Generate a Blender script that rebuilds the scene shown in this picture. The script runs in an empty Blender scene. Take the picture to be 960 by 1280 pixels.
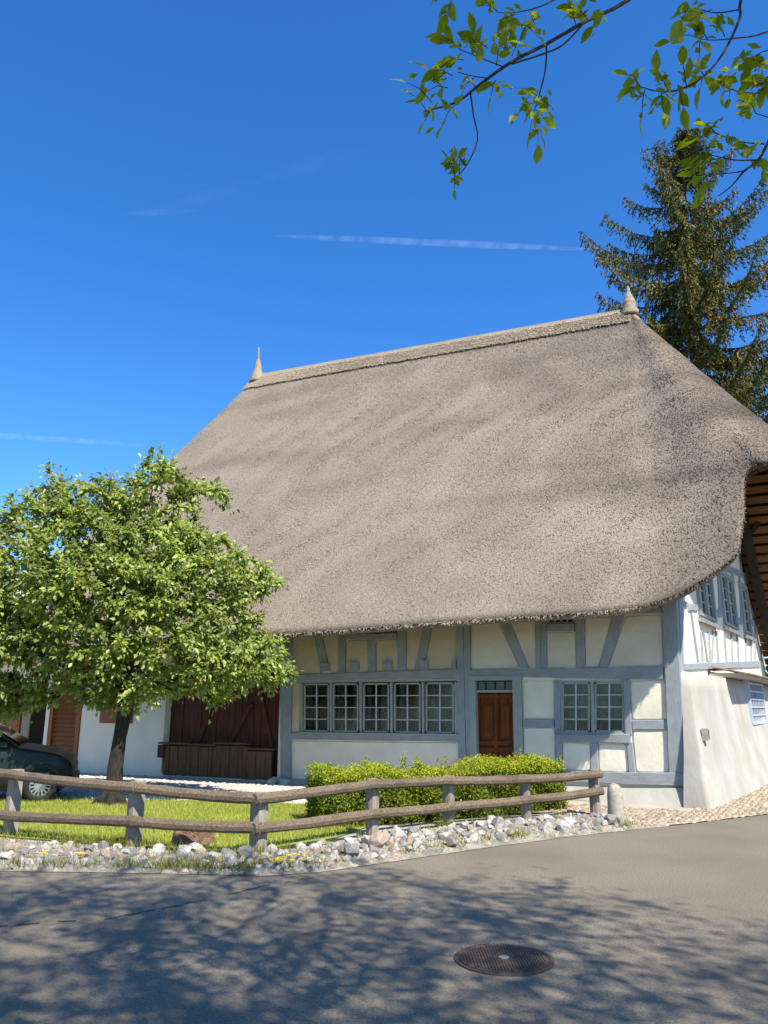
import bpy, bmesh, math, random
import numpy as np
from mathutils import Vector, noise
random.seed(7); RNG = np.random.default_rng(7)
R = math.radians
sc = bpy.context.scene
COL = sc.collection

# ------------------------------------------------------------------ camera, light, sky, exposure
F, EYE = 961.0, 1.6
PITCH = math.atan(245 / 961.0)
cam = bpy.data.objects.new('camera', bpy.data.cameras.new('camera'))
COL.objects.link(cam); sc.camera = cam
cam.location = (0, 0, EYE); cam.rotation_euler = (R(90) + PITCH, 0, 0)
cam.data.sensor_fit = 'VERTICAL'; cam.data.sensor_height = 36; cam.data.lens = 36 * F / 1280
cam.data.clip_end = 30000
SUNL = Vector((-.439, .709, -1.0)).normalized()          # direction the light travels
SUN_EL = math.asin(-SUNL.z); SUN_ROT = math.atan2(-SUNL.x, -SUNL.y)
w = bpy.data.worlds.new('World'); sc.world = w; w.use_nodes = True
nt = w.node_tree; bg = nt.nodes['Background']
sky = nt.nodes.new('ShaderNodeTexSky'); sky.sky_type = 'NISHITA'; sky.sun_disc = False
sky.sun_elevation = SUN_EL; sky.sun_rotation = SUN_ROT; sky.altitude = 450
sky.air_density = 1.0; sky.dust_density = .35; sky.ozone_density = 2.2
hs = nt.nodes.new('ShaderNodeHueSaturation'); hs.inputs['Saturation'].default_value = 1.3
hs.inputs['Value'].default_value = 1.0
tn_ = nt.nodes.new('ShaderNodeMixRGB'); tn_.blend_type = 'MULTIPLY'; tn_.inputs[0].default_value = 1; tn_.inputs[2].default_value = (.75, 1.0, 1.26, 1)
nt.links.new(sky.outputs[0], hs.inputs['Color']); nt.links.new(hs.outputs[0], tn_.inputs[1]); nt.links.new(tn_.outputs[0], bg.inputs[0])
bg.inputs[1].default_value = .115
sun = bpy.data.objects.new('sun', bpy.data.lights.new('sun', 'SUN')); COL.objects.link(sun)
sun.data.energy = 5.0; sun.data.angle = R(.53); sun.data.color = (1, .94, .83)
sun.rotation_euler = SUNL.to_track_quat('-Z', 'Y').to_euler(); sun.location = (6, -8, 20)
vs = sc.view_settings; vs.view_transform = 'Standard'; vs.look = 'None'; vs.gamma = 1; vs.exposure = .85

# ------------------------------------------------------------------ measuring helpers (image point -> place in the world)
cP, sP = math.cos(PITCH), math.sin(PITCH)
def ray(x, y):
    u, v = x - 480, y - 640
    return Vector((u, F * cP + v * sP, F * sP - v * cP))
EYEV = Vector((0, 0, EYE))
def gp(x, y, z=0.0):
    r = ray(x, y); return EYEV + r * ((z - EYE) / r.z)
def at(x, y, Y):
    r = ray(x, y); return EYEV + r * (Y / r.y)
C0 = gp(858, 1007)                                        # house corner on the ground
AX = Vector((-math.cos(R(28)), math.sin(R(28)), 0))       # along the front, leftwards
BX = Vector((math.sin(R(33)), math.cos(R(33)), 0))        # along the gable, away
_det = AX.x * BX.y - AX.y * BX.x
def W(a, b, z): return C0 + AX * a + BX * b + Vector((0, 0, z))
def L(a, b, z): return AX * a + BX * b + Vector((0, 0, z))
def to_ab(p):
    q = p - C0
    return ((q.x * BX.y - q.y * BX.x) / _det, (AX.x * q.y - AX.y * q.x) / _det, p.z)
def plane_hit(x, y, p0, d):
    n = Vector((-d.y, d.x, 0)); r = ray(x, y)
    return EYEV + r * (((Vector((p0.x, p0.y, 0)) - Vector((0, 0, 0))).dot(n)) / r.dot(n))
def fa(x, y, b=0.0):                                       # on the front wall: (a, z)
    q = to_ab(plane_hit(x, y, C0 + BX * b, AX)); return (q[0], q[2])
def ga(x, y, a=0.0):                                       # on the gable wall: (b, z)
    q = to_ab(plane_hit(x, y, C0 + AX * a, BX)); return (q[1], q[2])

# ------------------------------------------------------------------ materials
MATS = {}
def material(name, c1, c2, scale=6, stretch=(1, 1, 1), rough=.85, bump=.3, bscale=None, detail=6, spec=.3, c3=None, s3=1.2, a3=.45, coord='Object', tint=None, transl=0, bdist=.01, metallic=0):
    m = bpy.data.materials.new(name); m.use_nodes = True; t = m.node_tree; N = t.nodes; K = t.links
    p = N['Principled BSDF']; p.inputs['Roughness'].default_value = rough
    p.inputs['Specular IOR Level'].default_value = spec; p.inputs['Metallic'].default_value = metallic
    tc = N.new('ShaderNodeTexCoord'); mp = N.new('ShaderNodeMapping'); mp.inputs['Scale'].default_value = stretch
    K.new(tc.outputs[coord], mp.inputs[0])
    n1 = N.new('ShaderNodeTexNoise'); n1.inputs['Scale'].default_value = scale; n1.inputs['Detail'].default_value = detail; n1.inputs['Roughness'].default_value = .62
    K.new(mp.outputs[0], n1.inputs['Vector'])
    r1 = N.new('ShaderNodeValToRGB'); r1.color_ramp.elements[0].position = .32; r1.color_ramp.elements[1].position = .68
    r1.color_ramp.elements[0].color = (*c1, 1); r1.color_ramp.elements[1].color = (*c2, 1)
    K.new(n1.outputs[0], r1.inputs[0]); out = r1.outputs[0]
    if c3:
        n3 = N.new('ShaderNodeTexNoise'); n3.inputs['Scale'].default_value = s3; n3.inputs['Detail'].default_value = 5
        K.new(tc.outputs[coord], n3.inputs['Vector'])
        r3 = N.new('ShaderNodeValToRGB'); r3.color_ramp.elements[0].position = .45; r3.color_ramp.elements[1].position = .72
        r3.color_ramp.elements[0].color = (0, 0, 0, 1); r3.color_ramp.elements[1].color = (a3, a3, a3, 1)
        K.new(n3.outputs[0], r3.inputs[0])
        mx = N.new('ShaderNodeMixRGB'); K.new(r3.outputs[0], mx.inputs[0]); K.new(out, mx.inputs[1]); mx.inputs[2].default_value = (*c3, 1); out = mx.outputs[0]
    if tint:
        at_ = N.new('ShaderNodeAttribute'); at_.attribute_name = tint
        mx = N.new('ShaderNodeMixRGB'); mx.blend_type = 'MULTIPLY'; mx.inputs[0].default_value = 1
        K.new(out, mx.inputs[1]); K.new(at_.outputs['Color'], mx.inputs[2]); out = mx.outputs[0]
    K.new(out, p.inputs['Base Color'])
    if bump:
        n2 = N.new('ShaderNodeTexNoise'); n2.inputs['Scale'].default_value = bscale or scale * 3; n2.inputs['Detail'].default_value = 5
        K.new(mp.outputs[0], n2.inputs['Vector'])
        bp = N.new('ShaderNodeBump'); bp.inputs['Strength'].default_value = bump; bp.inputs['Distance'].default_value = bdist
        K.new(n2.outputs[0], bp.inputs['Height']); K.new(bp.outputs[0], p.inputs['Normal'])
    if transl:
        tr = N.new('ShaderNodeBsdfTranslucent'); ms = N.new('ShaderNodeMixShader'); ms.inputs[0].default_value = transl
        hu = N.new('ShaderNodeHueSaturation'); hu.inputs['Value'].default_value = 1.5; hu.inputs['Saturation'].default_value = 1.1; hu.inputs['Hue'].default_value = .485
        K.new(out, hu.inputs['Color']); K.new(hu.outputs[0], tr.inputs['Color'])
        K.new(p.outputs[0], ms.inputs[1]); K.new(tr.outputs[0], ms.inputs[2]); K.new(ms.outputs[0], N['Material Output'].inputs['Surface'])
    MATS[name] = m
    return m
def rgb(h, k=1.0):
    f = lambda v: (v / 12.92 if v <= .04045 else ((v + .055) / 1.055) ** 2.4)
    return tuple(f(int(h[i:i + 2], 16) / 255) * k for i in (0, 2, 4))

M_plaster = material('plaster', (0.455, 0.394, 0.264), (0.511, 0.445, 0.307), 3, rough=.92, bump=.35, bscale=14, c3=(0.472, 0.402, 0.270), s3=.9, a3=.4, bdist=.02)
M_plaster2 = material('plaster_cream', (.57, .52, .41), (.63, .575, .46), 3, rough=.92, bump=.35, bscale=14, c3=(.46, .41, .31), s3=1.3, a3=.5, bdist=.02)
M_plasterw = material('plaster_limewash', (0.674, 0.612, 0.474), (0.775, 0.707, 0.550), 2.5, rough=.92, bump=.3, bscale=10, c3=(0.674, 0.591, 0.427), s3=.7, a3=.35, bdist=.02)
M_limewash = material('limewash_bounce_lit', (.80, .72, .57), (.86, .79, .63), 2.5, rough=.92, bump=.3, bscale=10, c3=(.68, .60, .46), s3=.7, a3=.3, bdist=.02)  # brighter, warmer limewash: light bounced off the forecourt is put into the colour
M_plaster_low = material('plaster_weathered', (0.333, 0.312, 0.261), (0.420, 0.408, 0.361), 1.6, (1, 1, .6), rough=.95, bump=.4, bscale=9, c3=(0.308, 0.261, 0.191), s3=1.3, a3=.6, bdist=.02)
M_tv = material('painted_timber_upright', (.222, .238, .246), (.31, .332, .344), 9, (6, 6, .7), rough=.75, bump=.35, c3=(0.118, 0.120, 0.105), s3=3, a3=.3)
M_th = material('painted_timber_level', (.222, .238, .246), (.31, .332, .344), 9, (.7, .7, 7), rough=.75, bump=.35, c3=(0.118, 0.120, 0.105), s3=3, a3=.3)
M_frame = material('painted_window_frame', (0.263, 0.280, 0.248), (0.320, 0.334, 0.296), 8, rough=.6, bump=.15)
M_bars = material('pale_glazing_bar', (.42, .44, .45), (.5, .52, .53), 8, rough=.6, bump=0)
M_mortar = material('wall_core', (.3, .27, .22), (.4, .37, .3), 5)
M_browndoor = material('varnished_oak', (0.103, 0.027, 0.007), (0.194, 0.058, 0.013), 5, (5, 5, .5), rough=.6, bump=.2, spec=.12)
M_oldwood = material('old_brown_wood', (0.031, 0.010, 0.002), (0.126, 0.034, 0.010), 6, (6, 6, .4), rough=.7, bump=.5)
M_greyplank = material('weathered_brown_plank', (0.083, 0.043, 0.021), (0.172, 0.094, 0.046), 6, (6, 6, .4), rough=.85, bump=.5)
M_redwood = material('reddish_wood', (0.204, 0.064, 0.016), (0.324, 0.110, 0.028), 6, (4, 4, .6), rough=.6, bump=.3)
M_soffit = material('soffit_board', (0.121, 0.055, 0.022), (0.198, 0.099, 0.041), 5, (.5, 4, 4), rough=.75, bump=.3)
M_dark = material('dark_timber', (.02, .014, .01), (.045, .03, .02), 6)
M_curtain = material('white_net_curtain', (0.232, 0.223, 0.214), (0.321, 0.312, 0.295), 20, rough=.95, bump=0, transl=.3)
M_iron = material('black_iron', (.03, .03, .03), (.06, .055, .05), 20, rough=.5, bump=.2, metallic=.6)
M_tile = material('clay_tile', (.25, .13, .085), (.4, .24, .17), 8, rough=.9, c3=(.3, .27, .2), s3=5)
M_fence = material('weathered_fence_wood', (0.074, 0.050, 0.031), (0.219, 0.166, 0.111), 7, (6, 6, 6), rough=.9, bump=.5, c3=(0.057, 0.043, 0.031), s3=2.5, a3=.6)
M_fencepost = material('grey_fence_post', (0.194, 0.162, 0.129), (0.352, 0.300, 0.236), 8, (5, 5, .7), rough=.9, bump=.6, c3=(0.123, 0.100, 0.076), s3=3, a3=.5)
M_granite = material('rough_granite', (0.257, 0.221, 0.176), (0.437, 0.378, 0.304), 14, rough=.95, bump=.6, c3=(0.190, 0.180, 0.133), s3=6, a3=.5)
M_asphalt = material('old_asphalt', (0.112, 0.095, 0.068), (0.284, 0.240, 0.176), 55, rough=.92, bump=.7, bscale=160, detail=8, c3=(0.118, 0.098, 0.072), s3=.6, a3=.6, bdist=.012)
M_seam = material('tar_seam', (.03, .03, .03), (.07, .065, .06), 20)
M_ground = material('far_ground', (.06, .09, .025), (.10, .13, .04), 2, bump=.2)
M_lawn = material('lawn_soil', (0.180, 0.225, 0.033), (0.276, 0.315, 0.055), 3, bump=.3)
M_gravel = material('gravel_soil', (0.317, 0.273, 0.220), (0.484, 0.431, 0.361), 30, bump=.6, c3=(0.220, 0.185, 0.141), s3=2)
M_cobble = material('cobble_stone', (0.230, 0.181, 0.122), (0.370, 0.306, 0.219), 7, rough=.9, bump=.4, tint='tint')
M_forecobble = material('pale_cobble_stone', (0.396, 0.356, 0.301), (0.554, 0.515, 0.451), 7, rough=.9, bump=.4, tint='tint')
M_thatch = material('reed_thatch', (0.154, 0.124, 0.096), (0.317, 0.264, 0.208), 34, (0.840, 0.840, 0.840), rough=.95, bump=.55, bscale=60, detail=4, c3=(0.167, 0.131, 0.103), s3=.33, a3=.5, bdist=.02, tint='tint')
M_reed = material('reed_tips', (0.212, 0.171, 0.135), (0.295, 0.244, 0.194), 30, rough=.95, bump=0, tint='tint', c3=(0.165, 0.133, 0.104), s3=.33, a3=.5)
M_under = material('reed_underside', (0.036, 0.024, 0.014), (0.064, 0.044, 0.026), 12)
M_cap = material('ridge_straw', (0.245, 0.193, 0.130), (0.392, 0.316, 0.220), 16, (1, 1, 1), rough=.95, bump=.9, bscale=40, bdist=.03, c3=(0.212, 0.154, 0.103), s3=2, a3=.5)
M_capreed = material('ridge_reed_tips', (0.257, 0.204, 0.144), (0.393, 0.328, 0.246), 30, rough=.95, bump=0, tint='tint')
M_bark = material('pear_bark', (0.013, 0.011, 0.009), (0.058, 0.050, 0.039), 9, (4, 4, 1), rough=.95, bump=1, bdist=.03)
M_sprucebark = material('spruce_bark', (.07, .05, .035), (.14, .10, .075), 6, (3, 3, 1), bump=.8)
M_leaf = material('pear_leaf', (0.166, 0.225, 0.044), (0.256, 0.313, 0.075), 3, rough=.42, bump=0, spec=.5, tint='tint', transl=.35)
M_needle = material('spruce_needle', (0.066, 0.079, 0.013), (0.108, 0.112, 0.016), 2, rough=.6, bump=0, tint='tint', transl=.15)
M_hedge = material('hedge_leaf', (0.128, 0.192, 0.013), (0.213, 0.272, 0.021), 3, rough=.6, bump=0, tint='tint', transl=.3, spec=.25)
M_grass = material('grass_blade', (0.228, 0.285, 0.045), (0.360, 0.387, 0.076), 2, rough=.6, bump=0, tint='tint', transl=.3)
M_ashleaf = material('ash_leaf', (0.151, 0.200, 0.015), (0.223, 0.271, 0.026), 4, rough=.45, bump=0, transl=.52, tint=None)
M_ashbark = material('twig_bark', (.03, .018, .012), (.06, .038, .026), 20, bump=.3)
M_flower = material('yellow_petal', (.6, .45, .01), (.75, .6, .03), 5, bump=0)
M_carpaint = material('dark_green_paint', (.012, .017, .015), (.016, .022, .019), 3, rough=.38, bump=0, spec=.25)
M_tyre = material('tyre_rubber', (.012, .012, .012), (.025, .025, .025), 8, rough=.9)
M_hub = material('silver_hubcap', (.4, .4, .4), (.5, .5, .5), 5, rough=.35, bump=0, metallic=.7)
M_blackplastic = material('black_plastic', (.012, .012, .012), (.02, .02, .02), 5, rough=.5, bump=0)
M_cast = material('cast_iron', (.055, .042, .036), (.11, .085, .07), 18, rough=.6, bump=.4, metallic=.3, c3=(.13, .085, .06), s3=5)
ROCKM = [material('limestone_white', (.34, .312, .265), (.60, .565, .50), 5, rough=.95, bump=.7, bdist=.02, c3=(.4, .34, .27), s3=9, a3=.5),
         material('limestone_grey', (.17, .16, .145), (.31, .29, .265), 5, rough=.95, bump=.7, bdist=.02, c3=(.2, .18, .15), s3=9, a3=.5),
         material('limestone_buff', (.27, .21, .15), (.43, .35, .26), 5, rough=.95, bump=.7, bdist=.02, c3=(.4, .25, .17), s3=9, a3=.5)]
def glass_mat():
    m = bpy.data.materials.new('old_window_glass'); m.use_nodes = True; t = m.node_tree; N = t.nodes; K = t.links
    N.remove(N['Principled BSDF']); g = N.new('ShaderNodeBsdfGlossy'); g.inputs['Roughness'].default_value = .02
    tr = N.new('ShaderNodeBsdfTransparent'); tr.inputs[0].default_value = (.78, .82, .8, 1)
    fr = N.new('ShaderNodeFresnel'); fr.inputs['IOR'].default_value = 1.5
    no = N.new('ShaderNodeTexNoise'); no.inputs['Scale'].default_value = 5; bp = N.new('ShaderNodeBump'); bp.inputs['Strength'].default_value = .12; bp.inputs['Distance'].default_value = .02
    K.new(no.outputs[0], bp.inputs['Height']); K.new(bp.outputs[0], g.inputs['Normal'])
    mx = N.new('ShaderNodeMixShader'); K.new(fr.outputs[0], mx.inputs[0]); K.new(tr.outputs[0], mx.inputs[1]); K.new(g.outputs[0], mx.inputs[2])
    K.new(mx.outputs[0], N['Material Output'].inputs['Surface']); return m
M_glass = glass_mat()

# ------------------------------------------------------------------ mesh helpers
class MB:
    def __init__(s): s.v = []; s.f = []
    def add(s, vs_, fs_):
        o = len(s.v); s.v += [tuple(v) for v in vs_]; s.f += [tuple(i + o for i in f) for f in fs_]
    def build(s, name, mat, parent=None, smooth=False, recalc=True, bevel=0):
        me = bpy.data.meshes.new(name); me.from_pydata(s.v, [], s.f)
        if recalc or bevel:
            b = bmesh.new(); b.from_mesh(me)
            if bevel: bmesh.ops.bevel(b, geom=b.edges[:] , offset=bevel, segments=1, affect='EDGES')
            bmesh.ops.recalc_face_normals(b, faces=b.faces[:]); b.to_mesh(me); b.free()
        if mat: me.materials.append(mat)
        if smooth: me.shade_smooth()
        o = bpy.data.objects.new(name, me); COL.objects.link(o)
        if parent: o.parent = parent
        return o
def big_mesh(name, verts, faces, mat, parent=None, tint=None, smooth=False):
    """verts (n,3), faces (m,k) as numpy arrays; tint (n,3) stored as a colour attribute"""
    me = bpy.data.meshes.new(name); n, (m, k) = len(verts), faces.shape
    me.vertices.add(n); me.vertices.foreach_set('co', np.ascontiguousarray(verts, dtype=np.float32).ravel())
    me.loops.add(m * k); me.loops.foreach_set('vertex_index', faces.astype(np.int32).ravel())
    me.polygons.add(m); me.polygons.foreach_set('loop_start', np.arange(0, m * k, k, dtype=np.int32))
    me.update(calc_edges=True)
    if tint is not None:
        a = me.attributes.new('tint', 'FLOAT_COLOR', 'POINT')
        a.data.foreach_set('color', np.concatenate([tint, np.ones((n, 1))], 1).astype(np.float32).ravel())
    me.materials.append(mat)
    if smooth: me.shade_smooth()
    o = bpy.data.objects.new(name, me); COL.objects.link(o)
    if parent: o.parent = parent
    return o
def tag(o, label=None, cat=None, group=None, kind=None):
    if label: o['label'] = label
    if cat: o['category'] = cat
    if group: o['group'] = group
    if kind: o['kind'] = kind
    return o
def thing(name, label, cat, loc=(0, 0, 0), rz=0, group=None):
    o = bpy.data.objects.new(name, None); COL.objects.link(o); o.location = loc; o.rotation_euler = (0, 0, rz); o.empty_display_size = .3
    return tag(o, label, cat, group)
def sheet(name, pts, z, mat, kind='structure'):
    m = MB(); m.add([(p[0], p[1], z) for p in pts], [tuple(range(len(pts)))])
    o = m.build(name, mat, recalc=False)
    if o.data.polygons[0].normal.z < 0: o.data.flip_normals()
    o['kind'] = kind; return o
def tube(m, pts, rad, n=6, cap=True):
    pts = [Vector(p) for p in pts]; o = len(m.v); k = len(pts)
    up = Vector((.13, .21, .97)); prev = None
    for i, p in enumerate(pts):
        d = (pts[min(i + 1, k - 1)] - pts[max(i - 1, 0)]).normalized()
        if prev is None:
            x = d.cross(up)
            if x.length < .1: x = d.cross(Vector((1, 0, 0)))
        else: x = prev - d * prev.dot(d)
        x.normalize(); prev = x; y = d.cross(x)
        r = rad[i] if hasattr(rad, '__len__') else rad
        for j in range(n):
            t = 2 * math.pi * j / n; m.v.append(tuple(p + x * (r * math.cos(t)) + y * (r * math.sin(t))))
    for i in range(k - 1):
        for j in range(n):
            a = o + i * n + j; b = o + i * n + (j + 1) % n; m.f.append((a, b, b + n, a + n))
    if cap: m.f.append(tuple(range(o + n - 1, o - 1, -1))); m.f.append(tuple(range(o + (k - 1) * n, o + k * n)))
def lathe(m, prof, n=16, c=(0, 0, 0), jit=0):
    o = len(m.v); k = len(prof)
    for r, z in prof:
        for j in range(n):
            t = 2 * math.pi * j / n; rr = r * (1 + random.uniform(-jit, jit)); m.v.append((c[0] + rr * math.cos(t), c[1] + rr * math.sin(t), c[2] + z))
    for i in range(k - 1):
        for j in range(n):
            a = o + i * n + j; b = o + i * n + (j + 1) % n; m.f.append((a, b, b + n, a + n))
    m.f.append(tuple(range(o + n - 1, o - 1, -1))); m.f.append(tuple(range(o + (k - 1) * n, o + k * n)))
def box(m, x0, x1, y0, y1, z0, z1):
    m.add([(x0, y0, z0), (x1, y0, z0), (x1, y1, z0), (x0, y1, z0), (x0, y0, z1), (x1, y0, z1), (x1, y1, z1), (x0, y1, z1)],
          [(0, 3, 2, 1), (4, 5, 6, 7), (0, 1, 5, 4), (1, 2, 6, 5), (2, 3, 7, 6), (3, 0, 4, 7)])
def rand_unit(n):
    v = RNG.normal(size=(n, 3)); return v / np.linalg.norm(v, axis=1, keepdims=True)
def nrm(v): return v / np.maximum(np.linalg.norm(v, axis=-1, keepdims=True), 1e-9)
def leaf_cards(cen, axis, normal, ln, wd, fold=.25):
    """folded leaves of two triangles: base, left, tip, right"""
    axis = nrm(axis); side = nrm(np.cross(normal, axis)); nn = np.cross(axis, side)
    ln = np.broadcast_to(ln, (len(cen),))[:, None]; wd = np.broadcast_to(wd, (len(cen),))[:, None]
    b = cen - axis * ln * .5; t = cen + axis * ln * .5 - nn * ln * .12
    l = cen + side * wd * .5 + nn * wd * fold; r = cen - side * wd * .5 + nn * wd * fold
    v = np.stack([b, r, t, l], 1).reshape(-1, 3); i = np.arange(len(cen))[:, None] * 4
    f = np.concatenate([i + [0, 1, 2], i + [0, 2, 3]], 0)
    return v, f
def tint_rows(n, base=1.0, var=.3, hue=.1):
    k = base * (1 + RNG.uniform(-var, var, n))[:, None] * np.ones((1, 3)); k[:, 0] *= 1 + RNG.uniform(-hue, hue * 1.6, n); k[:, 2] *= 1 + RNG.uniform(-hue, hue, n)
    return k
def inside(poly, x, y):
    r = np.zeros(np.shape(x), bool); n = len(poly)
    for i in range(n):
        x0, y0 = poly[i]; x1, y1 = poly[(i + 1) % n]
        c = ((y0 > y) != (y1 > y)) & (x < (x1 - x0) * (y - y0) / ((y1 - y0) if y1 != y0 else 1e-9) + x0); r ^= c
    return r

# ------------------------------------------------------------------ ground, road, forecourt
ROADEDGE = [(-70, 11), (-25, 9.6), (-9, 8.75), (-3.9, 8.47), (-2.9, 8.4), (-1.83, 8.3), (-1.18, 8.22), (-.64, 8.42), (.17, 9.03), (1.13, 9.77), (2.24, 10.52), (3.39, 11.2), (4.33, 11.7), (5.96, 12.72), (7.6, 13.9), (10, 16.2), (14, 21), (22, 34), (30, 60)]
big = 900
sheet('ground', [(-big, -big), (big, -big), (big, big), (-big, big)], -.03, M_ground)
sheet('road', ROADEDGE + [(90, 60), (90, -60), (-70, -60)], 0, M_asphalt)
sheet('verge_gravel', [(-30, 9.5), (-9, 8.72), (-3.9, 8.44), (-2.9, 8.37), (-1.83, 8.27), (-1.18, 8.19), (-.64, 8.39), (.17, 9.0), (1.13, 9.74), (2.24, 10.49), (3.39, 11.17), (4.0, 11.5), (3.4, 13.2), (0, 11.6), (-1.4, 10.6), (-3, 10.9), (-30, 12.5)], .004, M_gravel)
sheet('lawn', [(-30, 11.6), (-5, 10.55), (-3, 9.75), (-1.6, 9.35), (-.6, 10.4), (.3, 12.6), (-1.4, 13.9), (-3.5, 14.4), (-30, 17)], .02, M_lawn)
sheet('forecourt', [(-30, 17), (-3.5, 14.4), (-1.4, 13.9), (.3, 12.6), (3.3, 13.1), (3.4, 13), (5, 13), (8, 16.5), (10.5, 20.5), (14, 26), (14, 40), (-30, 40)], .0, M_gravel)
COBBLE = [(2.75, 11.0), (3.39, 11.23), (4.33, 11.73), (5.96, 12.75), (7.6, 13.93), (10, 16.23), (14, 21), (16, 26), (13, 26), (10.5, 21), (7.0, 16.5), (4.8, 12.95), (4.6, 13.2), (2.6, 14.3)]
sheet('cobbled_pavement', COBBLE, .008, M_gravel)
m = MB(); seam = [gp(x, y, .0) for x, y in ((-60, 1164), (0, 1158), (60, 1153), (130, 1150), (165, 1143), (220, 1133), (275, 1121), (330, 1108), (380, 1099))]
for i in range(len(seam) - 1):
    a, b = seam[i], seam[i + 1]
    for j in range(6):
        p, q = a.lerp(b, j / 6), a.lerp(b, (j + 1) / 6)
        if random.random() < .35: continue
        n_ = Vector((0, random.uniform(.008, .022), 0)); o_ = Vector((0, random.uniform(-.015, .015), .004))
        m.add([p - n_ + o_, q - n_ + o_, q + n_ + o_, p + n_ + o_], [(0, 1, 2, 3)])
tag(m.build('road_seam', M_seam, recalc=False), kind='structure')

def cobbles(name, poly, step, mat, h=.022, rot=0, x=None):
    P = np.array(poly); x0, y0 = P.min(0); x1, y1 = P.max(0)
    gx, gy = np.meshgrid(np.arange(x0, x1, step), np.arange(y0, y1, step * .86)); gx[1::2] += step / 2
    gx = gx.ravel() + RNG.uniform(-.2, .2, gx.size) * step; gy = gy.ravel() + RNG.uniform(-.2, .2, gy.size) * step
    k = inside(poly, gx, gy)
    if x is not None: k &= x(gx, gy)
    gx, gy = gx[k], gy[k]; n = len(gx); ang = np.linspace(0, 2 * np.pi, 7)[:-1]
    rr = step * RNG.uniform(.40, .52, (n, 6)); a = ang[None] + RNG.uniform(0, 1, (n, 1))
    hh = h * RNG.uniform(.5, 1.3, n)
    lo = np.stack([gx[:, None] + rr * np.cos(a), gy[:, None] + rr * np.sin(a), np.zeros((n, 6))], 2)
    hi = np.stack([gx[:, None] + rr * .72 * np.cos(a), gy[:, None] + rr * .72 * np.sin(a), np.repeat(hh[:, None], 6, 1)], 2)
    top = np.stack([gx, gy, hh * 1.15], 1)[:, None]
    v = np.concatenate([lo, hi, top], 1).reshape(-1, 3); v[:, 2] += .004
    fs = []
    for j in range(6):
        jn = (j + 1) % 6; fs += [(j, jn, 6 + jn), (j, 6 + jn, 6 + j), (6 + j, 6 + jn, 12)]
    f = (np.arange(n)[:, None, None] * 13 + np.array(fs)[None]).reshape(-1, 3)
    t = np.repeat(tint_rows(n, 1, .28, .08), 13, 0)
    return tag(big_mesh(name, v, f, mat, tint=t), kind='stuff')
cobbles('cobbles', COBBLE, .105, M_cobble)
cobbles('forecourt_cobbles', [(-10, 15.6), (-3.5, 14.45), (-1.4, 13.95), (.2, 12.8), (2.7, 14.2), (-2.0, 17.8), (-9, 21)], .12, M_forecobble, h=.02)

cobbles('gutter_setts', [(-1.1, 8.26), (-.62, 8.45), (.17, 9.06), (1.13, 9.8), (2.24, 10.55), (3.39, 11.23), (3.3, 11.42), (2.1, 10.75), (.98, 10.0), (.02, 9.25), (-.7, 8.62), (-1.1, 8.4)], .13, M_cobble, h=.014)
# ------------------------------------------------------------------ the thatched house
house = thing('thatched_farmhouse', 'white half-timbered farmhouse with blue-grey timbers and a huge steep thatched roof', 'house', C0)
def prism_a(m, poly, b0, b1):                # polygon in (a, z), from depth b0 (front) to b1 (back)
    n = len(poly); m.add([L(a, b0, z) for a, z in poly] + [L(a, b1, z) for a, z in poly],
        [tuple(range(n)), tuple(range(2 * n - 1, n - 1, -1))] + [(i, (i + 1) % n, n + (i + 1) % n, n + i) for i in range(n)])
def prism_b(m, poly, a0, a1):                # polygon in (b, z) on the gable
    n = len(poly); m.add([L(a0, b, z) for b, z in poly] + [L(a1, b, z) for b, z in poly],
        [tuple(range(n)), tuple(range(2 * n - 1, n - 1, -1))] + [(i, (i + 1) % n, n + (i + 1) % n, n + i) for i in range(n)])
def hewn(m, A, B, C, D, f0, f1, side, ch=.01, jit=.006, seg=.22):
    """hewn beam: start edge A-B, end edge C-D given in plane coordinates, front depth f0, back depth f1"""
    A, B, C, D = (Vector((p[0], p[1])) for p in (A, B, C, D)); n = max(2, int((C - A).length / seg)); o = len(m.v)
    put = (lambda u, z, d: L(u, d, z)) if side == 'front' else (lambda u, z, d: L(d, u, z))
    s_ = random.uniform(0, 99)
    for i in range(n + 1):
        t = i / n; p, q = A.lerp(C, t), B.lerp(D, t); d = (q - p); wd = d.length; d.normalize()
        e = 0 if i in (0, n) else 1
        p = p + d * (jit * e * 2.2 * noise.noise((s_, t * n * .8, 0))); q = q + d * (jit * e * 2.2 * noise.noise((s_ + 7, t * n * .8, 5)))
        fo = f0 + .5 * jit * random.uniform(-1, 1)
        sg = 1 if f1 > f0 else -1
        for u, dd in ((p, f1), (p, fo + sg * ch), (p + d * ch, fo), (q - d * ch, fo), (q, fo + sg * ch), (q, f1)): m.v.append(tuple(put(u.x, u.y, dd)))
    for i in range(n):
        for j in range(6):
            a = o + i * 6 + j; b = o + i * 6 + (j + 1) % 6; m.f.append((a, b, b + 6, a + 6))
    m.f.append(tuple(range(o, o + 6))); m.f.append(tuple(range(o + n * 6 + 5, o + n * 6 - 1, -1)))
def timber(name, A, B, C, D, mat, f0=-.035, f1=.05, label=None, **k):
    m = MB(); hewn(m, fa(*A), fa(*B), fa(*C), fa(*D), f0, f1, 'front', **k); o = m.build(name, mat, house)
    if label: o['label'] = label
    return o
def gtimber(name, A, B, C, D, mat, f0=-.025, f1=.05, base=0.0, **k):
    m = MB(); hewn(m, ga(*A, base), ga(*B, base), ga(*C, base), ga(*D, base), base + f0, base + f1, 'gable', **k); return m.build(name, mat, house)
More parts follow.
